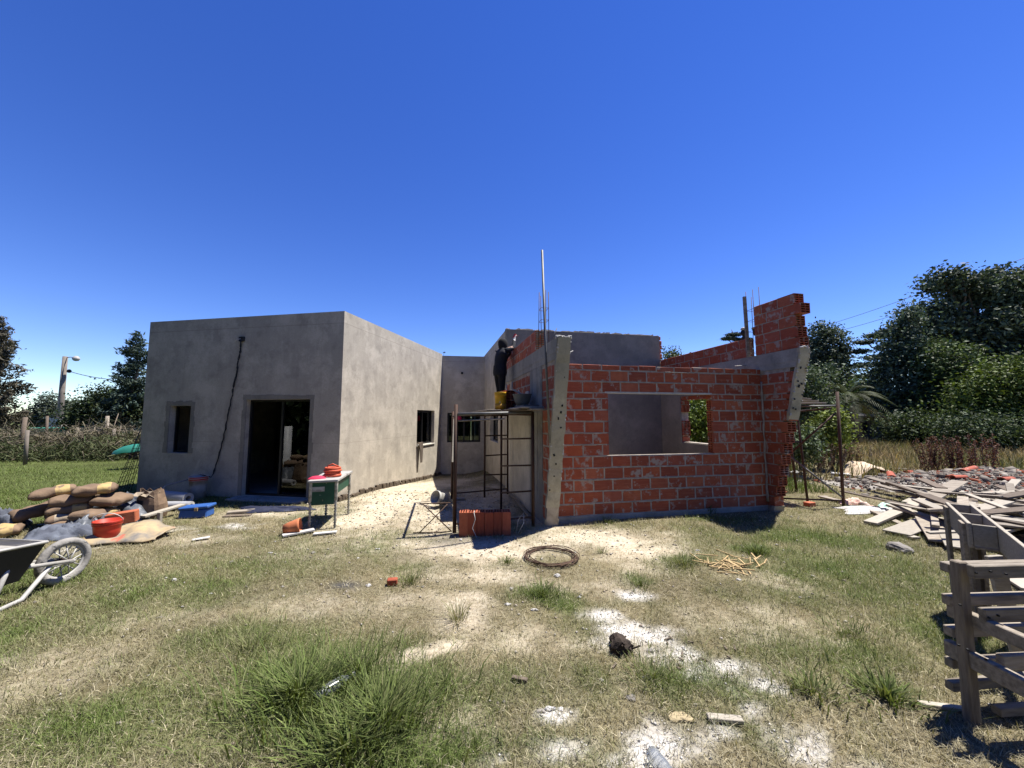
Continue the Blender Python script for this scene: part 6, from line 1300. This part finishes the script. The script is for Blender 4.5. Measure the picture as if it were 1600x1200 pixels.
ANK = {}; ORD = ['nearest','second nearest','third nearest','fourth nearest','fifth nearest','sixth nearest','seventh nearest','eighth nearest','ninth nearest']
def near_label(what, pts):
    g = {}
    for i, (px, py) in enumerate(pts):
        q = G(px, py); k = min(range(len(ANCH)), key=lambda j: (G(*ANCH[j][0])-q).length); g.setdefault(k, []).append(((G(*ANCH[k][0])-q).length, i))
    out = {}
    for k, l in g.items():
        for rnk, (_, i) in enumerate(sorted(l)): out[i] = what+', '+ORD[min(rnk, 8)]+' to '+ANCH[k][1]
    return out
STN = ((361,878,.030),(272,905,.034),(313,838,.03),(490,862,.035),(423,862,.028),(590,856,.03),(985,1083,.034),(870,898,.045),(720,842,.03),(800,917,.03),(794,940,.03),(835,948,.03),(660,912,.02),(575,912,.035),(430,843,.02),(195,920,.02),(1155,905,.028),(1090,860,.025),(1015,1010,.03),(700,820,.02),(640,800,.03),(605,815,.025),(560,870,.02),(330,925,.02),(250,960,.02),(820,868,.02),(905,930,.025),(1250,930,.02),(940,1055,.018),(860,1100,.03),(845,1103,.025),(875,1100,.02))
SLB = near_label('small pale stone on the ground', [q[:2] for q in STN])
for i, (px, py, s) in enumerate(STN):
    lump(px, py, s*.62, MT['paper'] if i % 3 else MT['stone'], 'stone', SLB[i], 'stone', i, ST)
lump(970, 1008, .075, MT['burnt'], 'burnt_lump', 'dark charred lump on the white lime patch', 'lump', 71, flat=.8); lump(1410, 858, .10, MT['stone'], 'stone', 'larger grey stone in front of the wood pile', 'stone', 72); lump(1062,1113,.04, mat('yellow stone',(.42,.34,.2),None,8), 'stone', 'flat yellowish stone beside the white lime patch', 'stone', 74, flat=.35)
for k in range(7): a = GG(970,1008)+Vector((random.uniform(-.06,.06), random.uniform(-.05,.05), .03)); mb = MB(); mb.tube([a, a+Vector((random.uniform(-.09,.09), random.uniform(-.06,.06), random.uniform(.03,.09)))], .006, 5); solo(mb, 'charred_twig', 'charred twig poking out of the burnt lump', 'twig', MT['burnt'], a, 'charred twigs')
mb = MB(); q = GG(613,909); mb.box(q+Vector((0,0,.035)), (.10,.07,.06), RZ(.2)); solo(mb, 'brick_piece', 'small red brick fragment on the grass in mid foreground', 'brick', MT['brick_clean'], q, bevel=.008)
plank('plank', 'short pale slat on the grass beside the lime patch', gp(1105,1116,.02), gp(1160,1121,.02), .045, .02, MT['wood_pale']); plank('wood_chip', 'dark wood chip on the lime dusted grass', gp(800,1055,.02), gp(824,1060,.02), .03, .02, MT['wood_dark']); plank('plank', 'white scrap of sheet on the grass before the doorway', gp(300,842,.02), gp(328,838,.03), .08, .01, MT['paper'])
r = random.Random(31)
for k in range(46):
    a = gp(r.gauss(1150,24), r.gauss(884,8), .012+.02*r.random()); an = r.uniform(0,pi); L = r.uniform(.08,.26); mb = MB(); mb.beam(a, a+Vector((cos(an)*L, sin(an)*L, r.uniform(-.005,.02))), .012, .008); solo(mb, 'stick', 'straw coloured stick on the grass in front of the brick wall', 'stick', MT['straw'], a, 'scattered straw coloured sticks')
for k in range(16):
    a = gp(r.uniform(930,1180), r.uniform(990,1050), .008); an = r.uniform(0,pi); L = r.uniform(.02,.06); mb = MB(); mb.beam(a, a+Vector((cos(an)*L, sin(an)*L, .005)), .011, .008); solo(mb, 'wood_chip', 'small dark chip lying on the lime streak', 'chip', MT['wood_dark'], a, 'dark chips on the lime')
# plastic bottles
def bottle(px, py, rz, label):
    c = GG(px, py); R = RZ(rz) @ RY(pi/2-.05); mb = MB(); mb.lathe([(.001,0),(.032,0),(.036,.02),(.034,.06),(.037,.08),(.034,.12),(.036,.15),(.03,.18),(.013,.21),(.013,.23),(.001,.23)], c+Vector((0,0,.036)), 16, R); t_ = thing('plastic_bottle', label, 'bottle', c); m, t, b = newmat('crushed clear plastic'); b.inputs['Base Color'].default_value = (.75,.8,.85,1); b.inputs['Roughness'].default_value = .2; b.inputs['Transmission Weight'].default_value = .85; mb.build('flask', m, t_)
    mb = MB(); mb.lathe([(.001,.235),(.016,.235),(.016,.255),(.001,.255)], c+Vector((0,0,.036)), 12, R); mb.build('cap', MT['paper'], t_)
bottle(1018,1178,-1.3,'crushed clear plastic bottle on the white lime at the bottom edge'); bottle(490,1094,.9,'clear plastic bottle half hidden in the lush foreground grass')

# ------------------------------------------------------------------ left background
FN = 'posts of the left wire fence'
def fpost(p0, p1, yy, rad, label, m='wood'):
    a = VY(*p0, yy); b_ = VY(*p1, yy); a.z = min(a.z, -.05) if a.z < .6 else -.05; mb = MB(); mb.tube([a, b_], [rad, rad*.9], 8); solo(mb, 'fence_post', label, 'post', MT[m], a, FN)
fpost((30,705),(40,652),15.5,.07,'dark leaning wooden fence post at the far left','wood_dark'); fpost((39,727),(43,672),13.8,.055,'pale concrete fence post in front of the brush','poleconc'); fpost((74,690),(74,650),17.5,.05,'dark fence post left of the concrete pole','wood_dark'); fpost((167,690),(168,650),17.2,.07,'thick wooden fence post below the spruce','wood'); fpost((178,705),(178,670),16.4,.06,'pale thin fence post near the rebar mesh','poleconc')
fpost((120,700),(121,668),17,.05,'thin fence post in the middle of the brush','wood')
for k, zz in enumerate((.35,.75,1.1)):
    mb = MB(); mb.tube([Vector((-30,15.4,zz)), Vector((-19,16.2,zz-.03)), Vector((-9.2,17.4,zz))], .006, 5); solo(mb, 'fence_wire', ('lowest','middle','top')[k]+' wire strand of the left fence', 'wire', MT['galv'], (-19,16.2,zz))
def net_mat():
    m = bpy.data.materials.new('green netting'); m.use_nodes = True; t = m.node_tree; b = t.nodes['Principled BSDF']; b.inputs['Base Color'].default_value = (.02,.13,.11,1); b.inputs['Roughness'].default_value = .9; b.inputs['Alpha'].default_value = .62; return m
a, b_ = VY(118,668,18.5), VY(236,668,18.5); mb = MB(); r = random.Random(3); pts = 18
for k in range(pts):
    f0, f1 = k/pts, (k+1)/pts; p, q = a.lerp(b_, f0), a.lerp(b_, f1); z0, z1 = p.z+.06*sin(k*1.3), q.z+.06*sin((k+1)*1.3); y0_, y1_ = p.y+.08*sin(k), q.y+.08*sin(k+1)
    mb.add([(p.x,y0_,.15),(q.x,y1_,.15),(q.x,y1_,z1),(p.x,y0_,z0)], [(0,1,2,3)])
solo(mb, 'shade_netting', 'sagging green shade netting along the fence under the spruce', 'netting', net_mat(), a)
pc_ = VY(90,671,26); mb = MB(); R_ = 27*26/FPX; mb.lathe([(R_*1.0,-.3),(R_,.55+.35),(R_*1.03,.93),(R_*1.03,.99),(R_*.97,.99),(R_*.97,.6),(.001,.6)], Vector((pc_.x,26,.0)), 28); solo(mb, 'garden_pool', 'round green sided pool below the concrete pole', 'pool', MT['green_net'], (pc_.x,26,0))
# green hull shaped sheet
c0_, c1_ = VY(178,700,12.6), VY(232,693,12.9); V = []; F_ = []; n = 14
for i in range(n+1):
    f = i/n; p = c0_.lerp(c1_, f); w_ = .34*sin(pi*min(1,f*.75+.02))**.6; h_ = .26*sin(pi*min(1,f*.7+.06))**.7
    for j in range(9): a = pi*j/8; V.append((p.x, p.y-cos(a)*w_, max(.0, p.z-.22)+sin(a)*h_+.012*sin(j*3+i)))
F_ = [(i*9+j, i*9+j+1, (i+1)*9+j+1, (i+1)*9+j) for i in range(n) for j in range(8)]; mb = MB(); mb.add(V, F_, 0, True); solo(mb, 'green_canoe', 'turquoise green upturned plastic hull lying on the lawn behind the mesh', 'hull', mat('turquoise plastic', (.03,.20,.15), (.02,.13,.10), 3, .5, .1), c0_)
# concrete utility pole with lamp
yq = 28; p0_, p1_ = VY(92,668,yq), VY(102,557,yq); p0_.z = -.1; po_ = thing('utility_pole', 'leaning concrete utility pole with a small lamp left of the spruce', 'pole', p0_)
mb = MB(); mb.tube([p0_, p0_.lerp(p1_,.5), p1_], [.20,.17,.14], 12); mb.build('shaft', MT['poleconc'], po_); la = VY(119,559,yq); mb = MB(); mb.tube([p1_-Vector((0,0,.1)), VY(110,558,yq), la], .025, 6); mb.build('lamp_arm', MT['galv'], po_)
mb = MB(); mb.lathe([(.001,.14),(.10,.12),(.20,.0),(.22,-.10),(.14,-.22),(.001,-.26)], la, 12); mb.build('lamp', MT['tin'], po_); iv = VY(108,580,yq); mb = MB(); mb.lathe([(.05,-.12),(.12,-.08),(.14,0),(.10,.1),(.03,.14)], iv, 10); mb.build('insulator', MT['cable'], po_)
mb = MB(); mb.box(VY(89,660,yq-.1)+Vector((0,0,-.1)), (.9,.5,.9)); mb.build('footing', MT['tin'], po_)
def cable(pts, rad, label, nm='power_line', m='cable', grp=None):
    out = []; 
    for i in range(len(pts)-1):
        for k in range(8): f = k/8; q = Vector(pts[i]).lerp(Vector(pts[i+1]), f); q.z -= 4*f*(1-f)*.012*(Vector(pts[i])-Vector(pts[i+1])).length; out.append(q)
    out.append(Vector(pts[-1])); mb = MB(); mb.tube(out, rad, 5); return solo(mb, nm, label, 'cable', MT[m], pts[0], grp)
cable([iv, VY(165,592,26), VY(262,612,25)], .022, 'service cable running from the concrete pole toward the house'); cable([VY(97,600,yq), VY(84,660,yq-2)], .012, 'guy wire of the concrete pole', 'guy_wire')
cable([VY(1760,344,38), VY(1455,452,44), VY(1292,508,50)], .026, 'upper power line crossing the sky above the right trees'); cable([VY(1760,374,38), VY(1455,474,44), VY(1300,520,50)], .026, 'lower power line crossing the sky above the right trees')
# ------------------------------------------------------------------ sheds behind the right scaffold
sy = 24.5; a, b_ = VY(1326,690,sy), VY(1396,690,sy); sh = thing('garden_shed', 'low dark shed with a pale door in the shade of the trees', 'shed', (a.x, sy, 0)); ztp = VY(1360,652,sy).z
mb = MB(); wall_open(mb, (a.x,sy,0), (b_.x,sy,0), -.1, ztp, 2.2, []); mb.build('wall', MT['shedwall'], sh); mb = MB(); mb.hexa([(a.x-.3,sy-.5,ztp),(b_.x+.3,sy-.5,ztp),(b_.x+.3,sy+2.4,ztp+.2),(a.x-.3,sy+2.4,ztp+.2),(a.x-.3,sy-.5,ztp+.12),(b_.x+.3,sy-.5,ztp+.12),(b_.x+.3,sy+2.4,ztp+.32),(a.x-.3,sy+2.4,ztp+.32)]); mb.build('roof', MT['shedroof'], sh)
for px0, px1, m, nm in ((1362,1376,'blue','door'),(1379,1391,'tin','door'),(1345,1353,'black','window')):
    p, q = VY(px0,656,sy), VY(px1,656,sy); mb = MB(); mb.box(((p.x+q.x)/2, sy-.03, (p.z)/2 if nm == 'door' else p.z-.5), (q.x-p.x, .06, p.z-.02 if nm == 'door' else .7)); mb.build(nm, mat('faded '+nm+str(px0), (.20,.22,.25), None, 4) if m != 'black' else MT['black'], sh)
sy = 21; a, b_ = VY(1252,690,sy), VY(1276,690,sy); sh = thing('stone_hut', 'small grey hut wall behind the right scaffold braces', 'hut', (a.x, sy, 0)); ztp = VY(1262,648,sy).z
mb = MB(); wall_open(mb, (a.x,sy,0), (b_.x+.8,sy,0), -.1, ztp, 1.6, [(.35,.62,.5,1.4)]); mb.build('wall', MT['shedwall'], sh); mb = MB(); mb.box(((a.x+b_.x)/2+.4, sy+.8, ztp+.06), (b_.x-a.x+1.2, 2.0, .12)); mb.build('roof', MT['shedroof'], sh)
# ------------------------------------------------------------------ what stands behind the camera (seen in the door glass)
for k, (x_, y_, rr, lb) in enumerate(((-14.5,1.2,3.2,'nearest left'),(-17,5.2,3.0,'far left'),(-13,-4,3.8,'left'),(-6,-11,4.4,'middle'),(3,-12,4.8,'right'),(12,-10,4.4,'far right'))):
    tree('yard_tree', 'large dark tree outside the view, '+lb+' of the row', (x_, y_, 0), [((x_, y_, 2.6), (rr,rr*.8,2.6)), ((x_+.5, y_-.5, 6.0), (rr*.85,rr*.75,2.8))], 420, 26, .5, (.022,.038,.016), (.05,.07,.03), 80+k, .35, 'trees outside the view', clump_r=.7)
mb = MB(); q = gz(Vector((-8.3,5.35,0))); mb.lathe([(.13,-.05),(.13,1.4),(.11,1.4),(.11,1.0),(.001,1.0)], q, 20); solo(mb, 'white_post', 'white plastic pipe standing on end, reflected in the sliding door glass', 'pipe', MT['pipew'], q)
